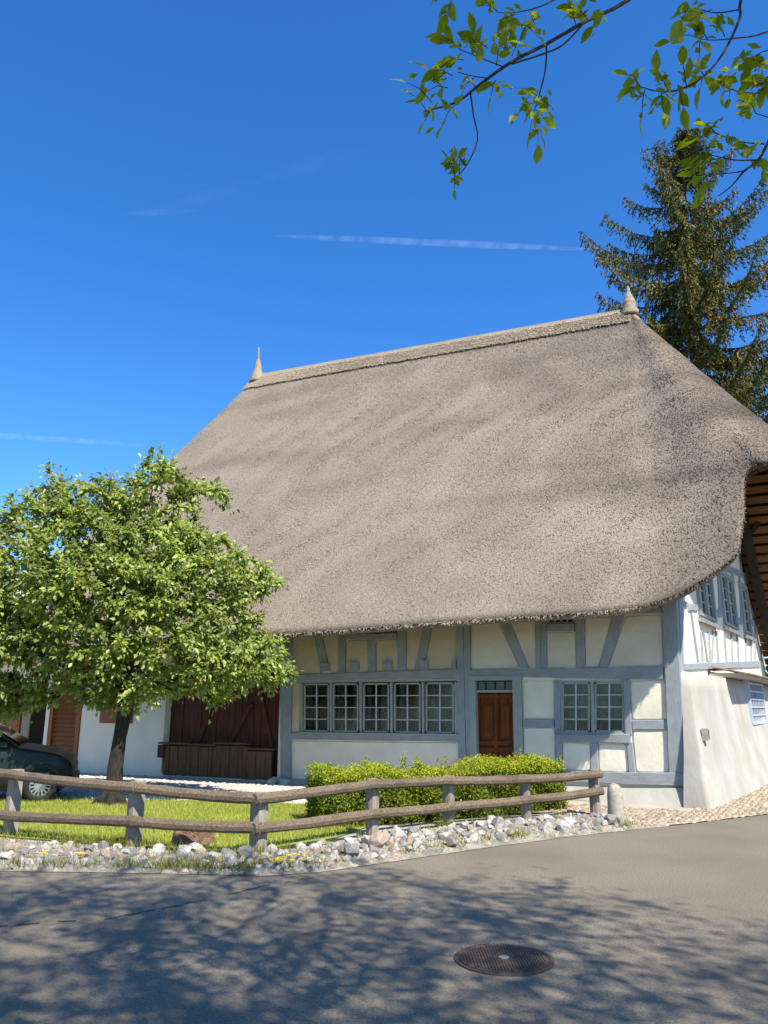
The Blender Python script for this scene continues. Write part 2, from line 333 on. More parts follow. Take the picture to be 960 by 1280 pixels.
def panel(pts, mat, f=-.012, sidef='front', inset=.006, name='plaster_panel', base=0.0):
    P = [Vector(fa(*p)) if sidef == 'front' else Vector(ga(*p, base)) for p in pts]
    c = sum(P, Vector((0, 0))) / len(P); m = MB(); n = len(P)
    put = (lambda u, z, d: L(u, d, z)) if sidef == 'front' else (lambda u, z, d: L(base + d, u, z))
    # rounded outline with a gently pillowed face
    ring = []
    for i in range(n):
        p0, p1, p2 = P[i - 1], P[i], P[(i + 1) % n]; r = min(.05, (p0 - p1).length * .25, (p2 - p1).length * .25)
        a_, b_ = p1 + (p0 - p1).normalized() * r, p1 + (p2 - p1).normalized() * r
        ring += [a_, a_.lerp(b_, .5).lerp(p1, .4), b_]
        for t in (.25, .5, .75): ring.append(b_.lerp(p2 + (p1 - p2).normalized() * r, t) + Vector((random.uniform(-.004, .004), random.uniform(-.004, .004))))
    k = len(ring); vs_ = []
    for s_, d in ((1.0, .03), (1.0, f + .012), (.965, f)): vs_ += [put(*(c + (p - c) * s_), d) for p in ring]
    vs_ += [put(*(c + (p - c) * .5), f - .006) for p in ring] + [put(c.x, c.y, f - .008)]
    fs = []
    for q in range(3):
        fs += [(q * k + i, q * k + (i + 1) % k, (q + 1) * k + (i + 1) % k, (q + 1) * k + i) for i in range(k)]
    fs += [(3 * k + i, 3 * k + (i + 1) % k, 4 * k) for i in range(k)]
    m.add(vs_, fs); return m.build(name, mat, house, smooth=False)
def wall_with_holes(name, u0, u1, z0, z1, holes, d0, d1, put, mat, topf=None):
    us = sorted({u0, u1, *[h[0] for h in holes], *[h[1] for h in holes]}); zs = sorted({z0, z1, *[h[2] for h in holes], *[h[3] for h in holes]})
    full = lambda i, j: 0 <= i < len(us) - 1 and 0 <= j < len(zs) - 1 and not any(h[0] - 1e-6 <= us[i] and us[i + 1] <= h[1] + 1e-6 and h[2] - 1e-6 <= zs[j] and zs[j + 1] <= h[3] + 1e-6 for h in holes)
    m = MB()
    for i in range(len(us) - 1):
        for j in range(len(zs) - 1):
            if not full(i, j): continue
            a, b, c, d = us[i], us[i + 1], zs[j], zs[j + 1]
            for dd in (d0, d1): m.add([put(a, c, dd), put(b, c, dd), put(b, d, dd), put(a, d, dd)], [(0, 1, 2, 3)])
            for di, dj, e in ((-1, 0, ((a, c), (a, d))), (1, 0, ((b, c), (b, d))), (0, -1, ((a, c), (b, c))), (0, 1, ((a, d), (b, d)))):
                if not full(i + di, j + dj): m.add([put(*e[0], d0), put(*e[1], d0), put(*e[1], d1), put(*e[0], d1)], [(0, 1, 2, 3)])
    b = m.build(name, mat, house, recalc=False); bm = bmesh.new(); bm.from_mesh(b.data); bmesh.ops.remove_doubles(bm, verts=bm.verts[:], dist=1e-4)
    bmesh.ops.recalc_face_normals(bm, faces=bm.faces[:]); bm.to_mesh(b.data); bm.free(); return b

def rect(x0, x1, y0, y1):                     # image rectangle -> (a0, a1, z0, z1) on the front
    p = [fa(x, y) for x in (x0, x1) for y in (y0, y1)]; mid = lambda a, b: (a + b) / 2
    return (mid(p[2][0], p[3][0]), mid(p[0][0], p[1][0]), mid(p[1][1], p[3][1]), mid(p[0][1], p[2][1]))
H1 = rect(375, 572, 852, 917); H2 = rect(702, 779, 852.5, 917); HD = rect(590, 650, 848, 985)
HT = [rect(432.5, 496, 783, 792), rect(685, 717, 765, 779)]
HGATE = (8.46, 11.86, .12, 2.75); HB = (14.75, 15.95, .0, 2.3); HG = (16.12, 17.05, 0, 2.3)
wall_with_holes('wall', 0.02, 18.5, -.05, 3.6, [H1, H2, (HD[0], HD[1], .02, HD[3])] + HT + [HGATE, HB, HG], .012, .26, lambda u, z, d: L(u, d, z), M_limewash)
# gable wall, back and far end walls
HW = [(ga(872, 750)[0], ga(891, 750)[0], 3.48, 4.72), (ga(901.5, 750)[0], ga(917.5, 750)[0], 3.55, 4.92), (ga(926.5, 760)[0], ga(935, 760)[0], 3.58, 4.98)]
wall_with_holes('gable_wall', 1.6, 9.9, 3.4, 5.2, HW, .012, .26, lambda u, z, d: L(d, u, z), M_plasterw)
m = MB(); prism_b(m, [(.275, -.05), (11.9, -.05), (11.9, 3.4), (9.9, 3.4), (1.6, 3.4), (.275, 3.4)], .012, .26); prism_b(m, [(.275, 3.4), (1.6, 3.4), (1.6, 5.2), (.275, 3.6)], .012, .26)
prism_b(m, [(9.9, 3.4), (11.9, 3.4), (11.5, 3.6), (9.9, 5.2)], .012, .26); prism_b(m, [(1.6, 5.2), (9.9, 5.2), (7.0, 8.2), (4.4, 8.2)], .012, .26); m.build('gable_wall', M_plasterw, house)
m = MB(); prism_a(m, [(.27, -.05), (18.5, -.05), (18.5, 3.4), (.27, 3.4)], 11.65, 11.9); m.build('back_wall', M_plasterw, house)
m = MB(); prism_b(m, [(.27, -.05), (11.6, -.05), (11.6, 5.5), (.27, 5.5)], 18.25, 18.5); m.build('end_wall', M_plasterw, house)
m = MB(); m.add([L(.3, .3, 3.05), L(18.2, .3, 3.05), L(18.2, 11.6, 3.05), L(.3, 11.6, 3.05)], [(0, 1, 2, 3)]); m.build('loft_floor', M_dark, house)

V, Hh = M_tv, M_th
# posts, braces, rails of the front (image corners: start pair, end pair)
timber('corner_post', (351, 778), (366, 778), (353, 972), (364.5, 972), V, -.07)
timber('corner_post', (828, 742), (846, 740), (837.5, 968), (859, 974), V, -.075, label='broad blue-grey corner post, cracked at its foot')
timber('post', (423.5, 780), (432.2, 780), (424.5, 842), (432.4, 842), V)
timber('post', (497.3, 774), (507.8, 774), (498.4, 840), (508.3, 840), V)
timber('post', (571.2, 768), (579.8, 768), (574.8, 985), (584.8, 985), V, -.05)
timber('post', (580, 768), (588.2, 768), (585.2, 985), (592, 985), V, -.055)
timber('post', (669, 762), (676, 762), (670.6, 835), (677, 835), V)
timber('post', (676.3, 762), (683.3, 762), (677.2, 835), (684, 835), V, -.03)
timber('post', (719, 760), (731, 760), (721, 834), (732, 834), V)
timber('post', (460.2, 799), (470.2, 799), (461, 841), (470.6, 841), V)
timber('brace', (390.5, 784), (401, 784), (402.5, 838), (412, 838), V, -.03)
timber('brace', (531.6, 774), (542, 774), (518, 840), (529, 840), V, -.03)
timber('brace', (620.5, 766), (633.5, 766), (650, 835), (662, 835), V, -.03)
timber('brace', (769.5, 758), (784.5, 758), (748, 834.5), (760.5, 834.5), V, -.03)
timber('head_beam', (364.8, 843.5), (364.8, 852), (574, 836), (574, 847.5), Hh, -.045)
timber('head_beam', (588.5, 837.2), (588.5, 845.4), (830, 832.8), (830, 849.6), Hh, -.045)
timber('sill_beam', (363.5, 915.5), (363.5, 924.2), (574.5, 918.2), (574.5, 927), Hh, -.05)
timber('window_head', (432.8, 792.5), (432.8, 800), (496.8, 791), (496.8, 798.5), Hh)
timber('window_head', (683.8, 779.5), (683.8, 790), (718.6, 779), (718.6, 789.5), Hh)
timber('rail', (588.6, 770), (588.6, 775.5), (668.5, 767), (668.5, 772.5), Hh)
timber('rail', (731.5, 764), (731.5, 771), (828, 757.5), (828, 766), Hh)
timber('rail', (366.5, 784), (366.5, 788), (423, 782), (423, 786), Hh)
timber('rail', (508.5, 777), (508.5, 781.5), (571, 773), (571, 778), Hh)
timber('rail', (654.3, 898.8), (654.3, 909), (693, 899), (693, 909.4), Hh)
timber('rail', (791.2, 900.2), (791.2, 912), (839, 899.6), (839, 911.6), Hh)
timber('post', (693.2, 850), (701.4, 850), (694, 917), (701.8, 917), V, -.04)
timber('post', (695, 928), (703, 928), (696, 965), (703.6, 965), V, -.04)
timber('post', (779.2, 850), (787.6, 850), (782.3, 918), (790.4, 918), V, -.045)
timber('post', (783.6, 928), (791.4, 928), (787, 967), (795.4, 967), V, -.045)
timber('post', (738, 928), (748, 928), (739, 966), (749, 966), V, -.03)
timber('window_sill', (695.8, 917.6), (695.8, 926.2), (788.5, 917.6), (788.5, 929), Hh, -.07)
timber('sole_beam', (588, 962), (588, 972), (858.5, 966), (858.5, 983), Hh, -.08)
timber('lower_window_post', (365.5, 852), (374.5, 852), (366, 915), (374.5, 915), M_plaster, -.012, jit=.002)
for (x0, x1, y0, y1) in ((438.5, 450, 828.2, 838), (480.3, 491.5, 827.4, 837.6), (402, 413, 829, 839), (526.8, 536, 825.8, 837.3), (566.5, 571.5, 824.5, 836.5), (366, 370, 826, 841)):
    timber('beam_end', (x0, y0), (x1, y0), (x0, y1), (x1, y1), V, -.085, jit=.012, ch=.02, seg=.05)
# plaster fields
for p in ([(366.5, 789), (391.5, 788), (402, 838), (402, 842.5), (366.5, 844)], [(402, 787), (423.4, 786.5), (424.3, 841.5), (413, 842)],
          [(433, 801), (460, 800), (461, 840.5), (433, 841.5)], [(470.6, 800), (497.6, 799), (498.3, 839), (471, 840.2)],
          [(508.5, 782.5), (531, 781.5), (519, 838), (508.8, 838.5)], [(541.5, 780), (571, 778.5), (573.5, 836), (529.6, 838)],
          [(588.8, 776.5), (621.5, 774.5), (650, 835), (588.8, 836.7)], [(634.5, 773.5), (668.8, 773), (670.5, 834.5), (662, 835)],
          [(684, 791), (719, 790.5), (720.8, 833.8), (684.4, 834.5)], [(731.6, 772), (768, 771), (748, 833.8), (732.2, 833.8)],
          [(782.5, 770), (827, 768), (829.8, 832.2), (760.8, 833)]):
    panel(p, M_plaster2 if p[0][0] > 586 else M_plaster)  # upper panels carry eave shade and thatch bounce in their plaster colour
for p in ([(364.5, 926), (574.5, 928.5), (576, 984), (364.5, 978)], [(654.4, 851), (693, 851), (693, 898), (654.4, 898)], [(654.8, 910), (693.2, 910), (694.6, 962), (655, 962)],
          [(788.2, 851), (832, 851), (836.5, 899), (791, 899.5)], [(791.2, 913), (839, 912.5), (841.5, 965.5), (795.6, 965)],
          [(703.6, 928), (737.8, 930), (738.6, 963), (703.8, 962)], [(748.6, 930), (783.4, 930), (786.6, 965), (749.4, 964)]):
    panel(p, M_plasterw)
# plinth under the sole beam, with the pale rendered foot
m = MB(); pz = [(-.02, .29), (.9, .245), (3.5, .205), (8.35, .10)]; pv_ = []
for a_, z_ in pz: pv_ += [L(a_, -.30 if a_ < 1 else -.16, -.04), L(a_, -.125, z_), L(a_, .01, z_), L(a_, .01, -.04)]
m.add(pv_, [(4 * i + j, 4 * i + 4 + j, 4 * i + 4 + (j + 1) % 4, 4 * i + (j + 1) % 4) for i in range(3) for j in range(4)] + [(0, 1, 2, 3), (15, 14, 13, 12)])
m.build('plinth', M_plaster_low, house)

# windows -------------------------------------------------------------
def curtain(parent, a0, a1, z0, z1, b, put):
    n = max(8, int((a1 - a0) * 60)); m = MB(); ph = random.uniform(0, 6); vs_, fs = [], []
    for i in range(n + 1):
        u = a0 + (a1 - a0) * i / n; d = b + .016 * math.sin(u * 62 + ph) + .008 * math.sin(u * 23 + ph)
        vs_ += [put(u, z0, d), put(u, z1, d * 1)]
    fs = [(2 * i, 2 * i + 2, 2 * i + 3, 2 * i + 1) for i in range(n)]
    m.add(vs_, fs); return m.build('curtain', M_curtain, parent, smooth=True, recalc=False)
def bar(m, q0, q1, w_, d0, d1, put):
    """bar between two plane points, width w_"""
    a, b = Vector(q0), Vector(q1); d = (b - a).normalized(); n_ = Vector((-d.y, d.x)) * w_ / 2
    c = [a - n_, b - n_, b + n_, a + n_]
    m.add([put(p.x, p.y, d0) for p in c] + [put(p.x, p.y, d1) for p in c], [(0, 1, 2, 3), (7, 6, 5, 4), (0, 4, 5, 1), (1, 5, 6, 2), (2, 6, 7, 3), (3, 7, 4, 0)])
FR = lambda u, z, d: L(u, d, z)
GB = lambda u, z, d: L(d, u, z)
def casement(P, cols, rows, put=FR, base=0.0, st=.035, mat=M_frame, mb=.017, curt='low', sg=1):
    """P: four plane points tl, tr, br, bl of the sash; frame mesh is the window part itself"""
    P = [Vector(p) for p in P]; bl_ = lambda s_, t: P[0].lerp(P[1], s_).lerp(P[3].lerp(P[2], s_), t)
    D = lambda d: base + d
    m = MB()
    for i in range(4):
        a, b = P[i], P[(i + 1) % 4]; d = (b - a).normalized() * (st / 2 if i % 2 else -st / 2)
        bar(m, a - d if i % 2 == 0 else a + d, b + d if i % 2 == 0 else b - d, st, D(-.004 if i % 2 else -.007), D(.05), put)
    wn = m.build('window', mat, house)
    m = MB()
    for c in range(1, cols): bar(m, bl_(c / cols, 0), bl_(c / cols, 1), mb * 1.5, D(.004), D(.03), put)
    for r in range(1, rows): bar(m, bl_(0, r / rows), bl_(1, r / rows), mb, D(.007), D(.028), put)
    m.build('glazing_bars', M_bars if mat is M_frame else mat, wn)
    for c in range(cols):
        for r in range(rows):
            q = [bl_(c / cols, r / rows), bl_((c + 1) / cols, r / rows), bl_((c + 1) / cols, (r + 1) / rows), bl_(c / cols, (r + 1) / rows)]
            t = [random.uniform(-.002, .002) for _ in range(4)]
            g = MB(); g.add([put(p.x, p.y, D(.018 + t[i])) for i, p in enumerate(q)] + [put(p.x, p.y, D(.021 + t[i])) for i, p in enumerate(q)], [(0, 1, 2, 3), (7, 6, 5, 4), (0, 4, 5, 1), (1, 5, 6, 2), (2, 6, 7, 3), (3, 7, 4, 0)])
            g.build('pane', M_glass, wn, recalc=True)
    a0, a1 = sorted((P[0].x, P[1].x)); z0, z1 = P[3].y, P[0].y
    if curt:
        wd = a1 - a0
        for s0, s1, zb, zt in curt: curtain(wn, a0 + wd * s0, a0 + wd * s1, z0 + (z1 - z0) * zb, z0 + (z1 - z0) * zt, D(.11), put)
    return wn
def fq(x0, x1, yt0, yt1, yb0, yb1): return [fa(x0, yt0), fa(x1, yt1), fa(x1, yb1), fa(x0, yb0)]
ribbon = [(380.7, 410.4), (417, 447), (454.7, 485.4), (493.4, 524.8), (533, 566.6)]
full = [(0, .3, .0, 1), (.68, .95, .0, 1)]; half = [(0, 1, .02, .52), (0, .22, .5, 1), (.78, 1, .5, 1)]
for i, (x0, x1) in enumerate(ribbon):
    yt = lambda x: 855.6 - (x - 380) * .009; yb = lambda x: 913.4 + (x - 380) * .013
    casement(fq(x0, x1, yt(x0), yt(x1), yb(x0), yb(x1)), 2, 4, curt=[half, full, [(0, .4, 0, 1), (.75, 1, .3, 1)], full, half][i])
m = MB()
bar(m, fa(372.5, 852.2), fa(575.3, 849.6), .05, -.03, .06, FR); bar(m, fa(373.8, 916), fa(574, 918.4), .03, -.055, .06, FR)
for x in (377.2, 413.7, 450.8, 489.4, 528.9, 570.6):
    bar(m, fa(x, 852.5), fa(x + .6, 917), .045 if x < 570 else .075, -.022, .06, FR)
m.build('window_surround', M_frame, house)
for x0, x1 in ((703.6, 736.2), (744.4, 779)):
    casement(fq(x0, x1, 854, 853.4, 914, 914.6), 2, 4, curt=[(0, .5, 0, 1), (.62, 1, .0, .62)])
m = MB(); bar(m, fa(701, 851.6), fa(781, 851.2), .03, -.028, .06, FR); bar(m, fa(701, 916), fa(784, 916.6), .03, -.03, .06, FR)
for x in (702, 740.3, 780.4): bar(m, fa(x, 852), fa(x + 1.4, 916), .055 if 720 < x < 760 else .03, -.025, .06, FR)
m.build('window_surround', M_frame, house)
for x0, x1, y0, y1 in ((433.5, 459, 784.8, 791.4), (470, 496, 782.8, 790.2), (686, 700.5, 768, 778.6), (701.5, 716.6, 767.6, 778.3)):
    casement(fq(x0, x1, y0, y0 - .6, y1, y1 - .4), 2, 1, st=.02, curt=None)

# front door ------------------------------------------------------------
m = MB()
bar(m, fa(591.5, 847), fa(594.8, 985), .13, -.06, .1, FR); bar(m, fa(647, 847), fa(650.3, 985), .17, -.055, .1, FR)
bar(m, fa(587.5, 848.2), fa(653, 847.4), .085, -.065, .1, FR); bar(m, fa(594.5, 864.2), fa(645, 863.8), .05, -.03, .1, FR)
m.build('door_frame', M_frame, house)
door = MB(); DA = fq(594.6, 644, 866, 866, 986, 986); prism_a(door, DA, .088, .115); door = door.build('front_door', M_browndoor, house)
mm = lambda s_, t: Vector(DA[0]).lerp(Vector(DA[1]), s_).lerp(Vector(DA[3]).lerp(Vector(DA[2]), s_), t)
m = MB()
for s_ in (.045, .5, .955): bar(m, mm(s_, 0), mm(s_, 1), .06, .035 if s_ == .5 else .038, .095, FR)
for t in (.04, .53, .60, .97): bar(m, mm(0, t), mm(1, t), .07, .041, .095, FR)
m.build('door_rails', M_browndoor, door)
for s0, s1 in ((.14, .42), (.58, .86)):
    for t0, t1 in ((.1, .47), (.65, .92)):
        m = MB(); P4 = [mm(s0, t0), mm(s1, t0), mm(s1, t1), mm(s0, t1)]; c4 = sum(P4, Vector((0, 0))) / 4
        m.add([FR(p.x, p.y, .087) for p in P4] + [FR(*(c4 + (p - c4) * .78), .060) for p in P4], [(4, 5, 6, 7)] + [(i, (i + 1) % 4, 4 + (i + 1) % 4, 4 + i) for i in range(4)])
        m.build('door_panel', M_browndoor, door)
m = MB(); h = mm(.93, .56); tube(m, [L(h.x, .03, h.y + .04), L(h.x, -.01, h.y + .03), L(h.x + .09, -.012, h.y + .03)], .009); m.build('handle', M_iron, door)
casement(fq(594.4, 642.4, 851.6, 851.2, 862.4, 862), 4, 1, st=.02, base=.02, curt=None, mat=M_dark)

# barn gate, plain wall, wooden door, garage opening ------------------------
gate = MB(); box_a = lambda m, a0, a1, b0, b1, z0, z1: prism_a(m, [(a0, z0), (a1, z0), (a1, z1), (a0, z1)], b0, b1)
box_a(gate, 8.46, 11.86, .2, .225, .1, 2.75); gate = gate.build('barn_gate', M_dark, house)
a = 8.5
while a < 11.8:
    w_ = random.uniform(.14, .21); m = MB(); box_a(m, a, min(a + w_ - .012, 11.84), .17 + random.uniform(-.01, .01), .2, .14, 2.72); m.build('plank', M_oldwood, gate); a += w_
for a0, z0, a1, z1 in ((8.75, .75, 9.25, 2.3), (10.9, .8, 10.2, 2.4), (9.95, .8, 9.35, 1.7)):
    m = MB(); bar(m, (a0, z0), (a1, z1), .12, .13, .165, FR); m.build('gate_brace', M_oldwood, gate)
low = MB(); box_a(low, 8.6, 11.75, -.02, .03, .06, .62); low = low.build('low_gate', M_dark, house)
a = 8.58
while a < 11.7:
    w_ = random.uniform(.1, .17); tz = .66 if a < 9.25 else (.76 if a < 10.15 else .72); m = MB()
    box_a(m, a, a + w_ - .01, -.06 + random.uniform(-.012, .012), -.022, .05 + random.uniform(0, .03), tz); m.build('plank', M_greyplank, low); a += w_
for a0, a1, z in ((8.52, 9.28, .69), (9.25, 10.2, .79), (10.15, 11.0, .745), (10.9, 11.9, .76)):
    m = MB(); prism_a(m, [(a0, z), (a1, z + .005), (a1, z + .045), (a0, z + .04)], -.10, .02); m.build('ledge', M_greyplank, low)
m = MB(); box_a(m, 11.7, 11.88, -.12, .03, .45, .74); m.build('gate_bracket', M_oldwood, low)
for a0, b0, r_, in ((8.28, -.12, .16), (8.05, -.25, .13), (8.32, -.35, .1)):
    m = MB(); lathe(m, [(r_ * .9, 0), (r_, .06), (r_ * .7, .12), (r_ * .2, .14)], 8, tuple(L(a0, b0, 0)), .12); m.build('footing_stone', ROCKM[0], house)
hz = fa(145, 904)[1]
m = MB(); box_a(m, fa(165.5, 900)[0], fa(126, 900)[0], -.04, .02, hz, hz + .75); hatch = m.build('wooden_hatch', M_redwood, house)
sd = MB(); box_a(sd, 14.86, 15.84, .1, .13, .02, 2.28); sd = sd.build('louvred_door', M_redwood, house)
m = MB()
for a0, a1 in ((14.76, 14.9), (15.8, 15.94)): box_a(m, a0, a1, -.02, .12, .02, 2.3)
box_a(m, 14.9, 15.8, -.015, .12, 2.2, 2.3); box_a(m, 14.9, 15.8, -.01, .12, .02, .16); m.build('door_frame', M_redwood, sd)
z = .2
while z < 2.16:
    m = MB(); m.add([L(14.9, .03, z), L(15.8, .03, z), L(15.8, .10, z + .13), L(14.9, .10, z + .13), L(14.9, .05, z), L(15.8, .05, z), L(15.8, .12, z + .13), L(14.9, .12, z + .13)], [(0, 1, 2, 3), (7, 6, 5, 4), (0, 4, 5, 1), (1, 5, 6, 2), (2, 6, 7, 3), (3, 7, 4, 0)])
    m.build('slat', M_redwood, sd); z += .115
m = MB(); box_a(m, 17.05, 17.9, -.05, .01, .0, 2.3); m.build('garage_door_leaf', M_redwood, house)
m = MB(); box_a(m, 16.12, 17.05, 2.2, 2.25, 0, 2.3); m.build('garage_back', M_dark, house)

# gable: rails, studs, windows --------------------------------------------------
gtimber('corner_post', (846.5, 745), (851.5, 745), (850, 842), (852.5, 842), V, -.04)
gtimber('rail', (852, 829.5), (852, 838), (950, 826), (950, 834), Hh)
for p in (((860, 754.5), (860, 763.5), (871.5, 754.5), (871.5, 763.5)), ((891.8, 761.5), (891.8, 770.5), (900.5, 763), (900.5, 772)), ((918.5, 771), (918.5, 779), (926, 773), (926, 781)), ((936, 774.5), (936, 783), (950.3, 774.5), (950.3, 783)),
          ((905, 705), (905, 713), (945, 722.5), (945, 728.5)), ((921.5, 672), (921.5, 679), (931, 676), (931, 682)), ((846.5, 750), (846.5, 757), (859, 752), (859, 759))):
    gtimber('rail', *p, Hh, -.03)
for x0, y0, x1, y1, wd in ((863, 765, 872, 829, 1.6), (875.5, 790, 877.5, 829, 1.4), (878.5, 790, 884, 829, 1.3), (885, 790, 887, 829, 1.3), (891, 789, 888.5, 829, 1.3), (894.5, 789, 897, 829, 1.4), (904.5, 792, 907.5, 829, 1.4), (913.5, 792, 914.5, 829, 1.3), (920.5, 791, 922.5, 829, 1.2),
                        (931.5, 798, 931.5, 828, 1.1), (937.5, 796, 938.3, 828, 1.1), (943, 724, 943, 828, 1.1), (896.5, 712, 899, 763, 2.2), (913.5, 712, 916, 730, 2), (923.5, 718, 926, 774, 1.6), (931.5, 721, 933, 730, 1.6), (924, 682, 926, 716, 1.5), (950, 730, 951, 828, 1.2)):
    gtimber('stud', (x0, y0), (x0 + wd, y0), (x1, y1), (x1 + wd, y1), V, -.018, jit=.004)
for (b0, b1, z0, z1), cols in zip(HW, (2, 2, 1)):
    bm_ = (b0 + b1) / 2; fr = MB()
    for q in ((b0, b1),) : 
        for e in (b0 + .05, b1 - .05): bar(fr, (e, z0), (e, z1), .12, -.05, .06, GB)
        bar(fr, (b0 + .11, z1 - .06), (b1 - .11, z1 - .06), .12, -.045, .06, GB); bar(fr, (b0 + .11, z0 + .03), (b1 - .11, z0 + .03), .06, -.045, .06, GB)
        if cols == 2: bar(fr, (bm_, z0 + .06), (bm_, z1 - .12), .10, -.04, .06, GB)
    fr.build('window_surround', M_frame, house)
    spans = ((b0 + .13, bm_ - .07), (bm_ + .07, b1 - .13)) if cols == 2 else ((b0 + .13, b1 - .13),)
    for s0, s1 in spans: casement([(s0, z1 - .14), (s1, z1 - .14), (s1, z0 + .08), (s0, z0 + .08)], 2, 4, put=GB, st=.03, curt=[(0, 1, 0, .6)])
    m = MB(); m.add([L(.02, b0 - .1, z0 - .04), L(.02, b1 + .1, z0 - .04), L(-.13, b1 + .05, z0 - .10), L(-.13, b0 - .05, z0 - .10)] + [L(.02, b0 - .1, z0 - .12), L(.02, b1 + .1, z0 - .12), L(-.11, b1 + .05, z0 - .17), L(-.11, b0 - .05, z0 - .17)], [(0, 1, 2, 3), (7, 6, 5, 4), (0, 4, 5, 1), (1, 5, 6, 2), (2, 6, 7, 3), (3, 7, 4, 0)])
    m.build('window_sill', Hh, house)
# lower gable wall with its battered buttress corner
q0 = (.03, -.02, 2.2); q1z = ga(871, 847, -.22); q1 = (-.22, q1z[0], q1z[1]); q2z = ga(909, 841, -.28)
T = [(-.10, -.02, 2.2), (-.24, .06, 2.17), (-.29, .40, 2.16), (-.32, 3.0, 2.2), (-.36, 12.2, 2.2)]
Bt = [(-.03, -.32, -.02), (-.48, -.44, -.02), (-.54, -.02, -.02), (-.66, 3.2, -.02), (-.72, 12.2, -.02)]
def lerp3(p, q, t): return tuple(p[i] + (q[i] - p[i]) * t for i in range(3))
lw = MB(); rows = 9; colsT = []
for i in range(len(T) - 1):
    nseg = (5, 5, 8, 14)[i]
    for j in range(nseg): colsT.append((lerp3(T[i], T[i + 1], j / nseg), lerp3(Bt[i], Bt[i + 1], j / nseg)))
colsT.append((T[-1], Bt[-1]))
grid = []
for t_, b_ in colsT:
    col_ = []
    for r in range(rows + 1):
        k = r / rows; k2 = k ** 1.5 if r < rows else 1; p = L(*lerp3(t_, b_, k)); q = lerp3(t_, b_, k2); p = L(q[0], q[1], lerp3(t_, b_, k)[2])
        s_ = .018 * noise.noise((p.x * 1.3, p.y * 1.3, p.z * 1.5)); col_.append(p + Vector((s_, -s_, 0)))
    grid.append(col_)
nv = rows + 1
for c_ in grid: lw.v += [tuple(p) for p in c_]
lw.f += [(i * nv + r, (i + 1) * nv + r, (i + 1) * nv + r + 1, i * nv + r + 1) for i in range(len(grid) - 1) for r in range(rows)]
o_ = len(lw.v); lw.v += [tuple(L(.0, b_, 2.26)) for b_ in [max(.04, c_[0][1]) for c_ in colsT]]
lw.f += [(i * nv, o_ + i, o_ + i + 1, (i + 1) * nv) for i in range(len(grid) - 1)]
lw.build('battered_base_wall', M_plaster_low, house, smooth=True)
# lattice window, vent slot and tiled pent roof on the lower gable wall
gb = -.42
cz = lambda x, y: ga(x, y, gb)
g0 = cz(933, 844); g1 = (g0[0] + 2.2, g0[1] + .0); g2 = (g0[0] + 2.2, cz(933, 905)[1]); g3 = (g0[0], cz(933, 905)[1])
gr = MB(); 
for i in range(4):
    bar(gr, (g0, g1, g2, g3)[i], (g1, g2, g3, g0)[i], .06, gb - (.03 if i % 2 else .035), gb + .1, GB)
gr = gr.build('lattice_window', material('pale_blue_paint', (.36, .40, .47), (.45, .5, .57), 5, rough=.6, bump=.1), house)
for i in range(1, 9):
    m = MB(); u = g0[0] + 2.2 * i / 9; bar(m, (u, g0[1]), (u, g3[1]), .035, gb - .02, gb + .0, GB); m.build('lattice_bar', MATS['pale_blue_paint'], gr)
for i in range(1, 6):
    m = MB(); z_ = g3[1] + (g0[1] - g3[1]) * i / 6; bar(m, (g0[0], z_), (g1[0], z_), .03, gb - .035, gb - .022, GB); m.build('lattice_bar', MATS['pale_blue_paint'], gr)
m = MB(); bar(m, (g0[0], (g0[1] + g3[1]) / 2), (g1[0], (g0[1] + g3[1]) / 2), g0[1] - g3[1] - .02, gb + .02, gb + .09, GB); m.build('lattice_backing', M_dark, gr)
pr = MB(); b0 = ga(911, 838, -.4)[0]
prism_b(pr, [(b0, 2.22), (12.3, 2.22), (12.3, 2.30), (b0, 2.30)], -.02, -.72); pr = pr.build('pent_roof', M_plaster_low, house)
for r in range(4):
    b_ = b0 - .05
    while b_ < 7.5:
        m = MB(); a_ = -.06 - r * .17; z_ = 2.44 - r * .035 + random.uniform(-.006, .006); wd = .17
        m.add([L(a_, b_, z_), L(a_, b_ + wd, z_), L(a_ - .24, b_ + wd, z_ - .05), L(a_ - .24, b_, z_ - .05)] + [L(a_, b_, z_ - .02), L(a_, b_ + wd, z_ - .02), L(a_ - .24, b_ + wd, z_ - .07), L(a_ - .24, b_, z_ - .07)], [(0, 1, 2, 3), (7, 6, 5, 4), (0, 4, 5, 1), (1, 5, 6, 2), (2, 6, 7, 3), (3, 7, 4, 0)])
        m.build('tile', M_tile, pr); b_ += wd + .006
vb = ga(883.5, 918, -.42); m = MB(); bar(m, (vb[0], vb[1] - .10), (vb[0], vb[1] + .10), .10, -.45, -.35, GB); m.build('vent_slot', M_granite, house)
m = MB(); bar(m, (vb[0], vb[1] - .075), (vb[0], vb[1] + .075), .05, -.456, -.446, GB); m.build('vent_opening', M_dark, house)

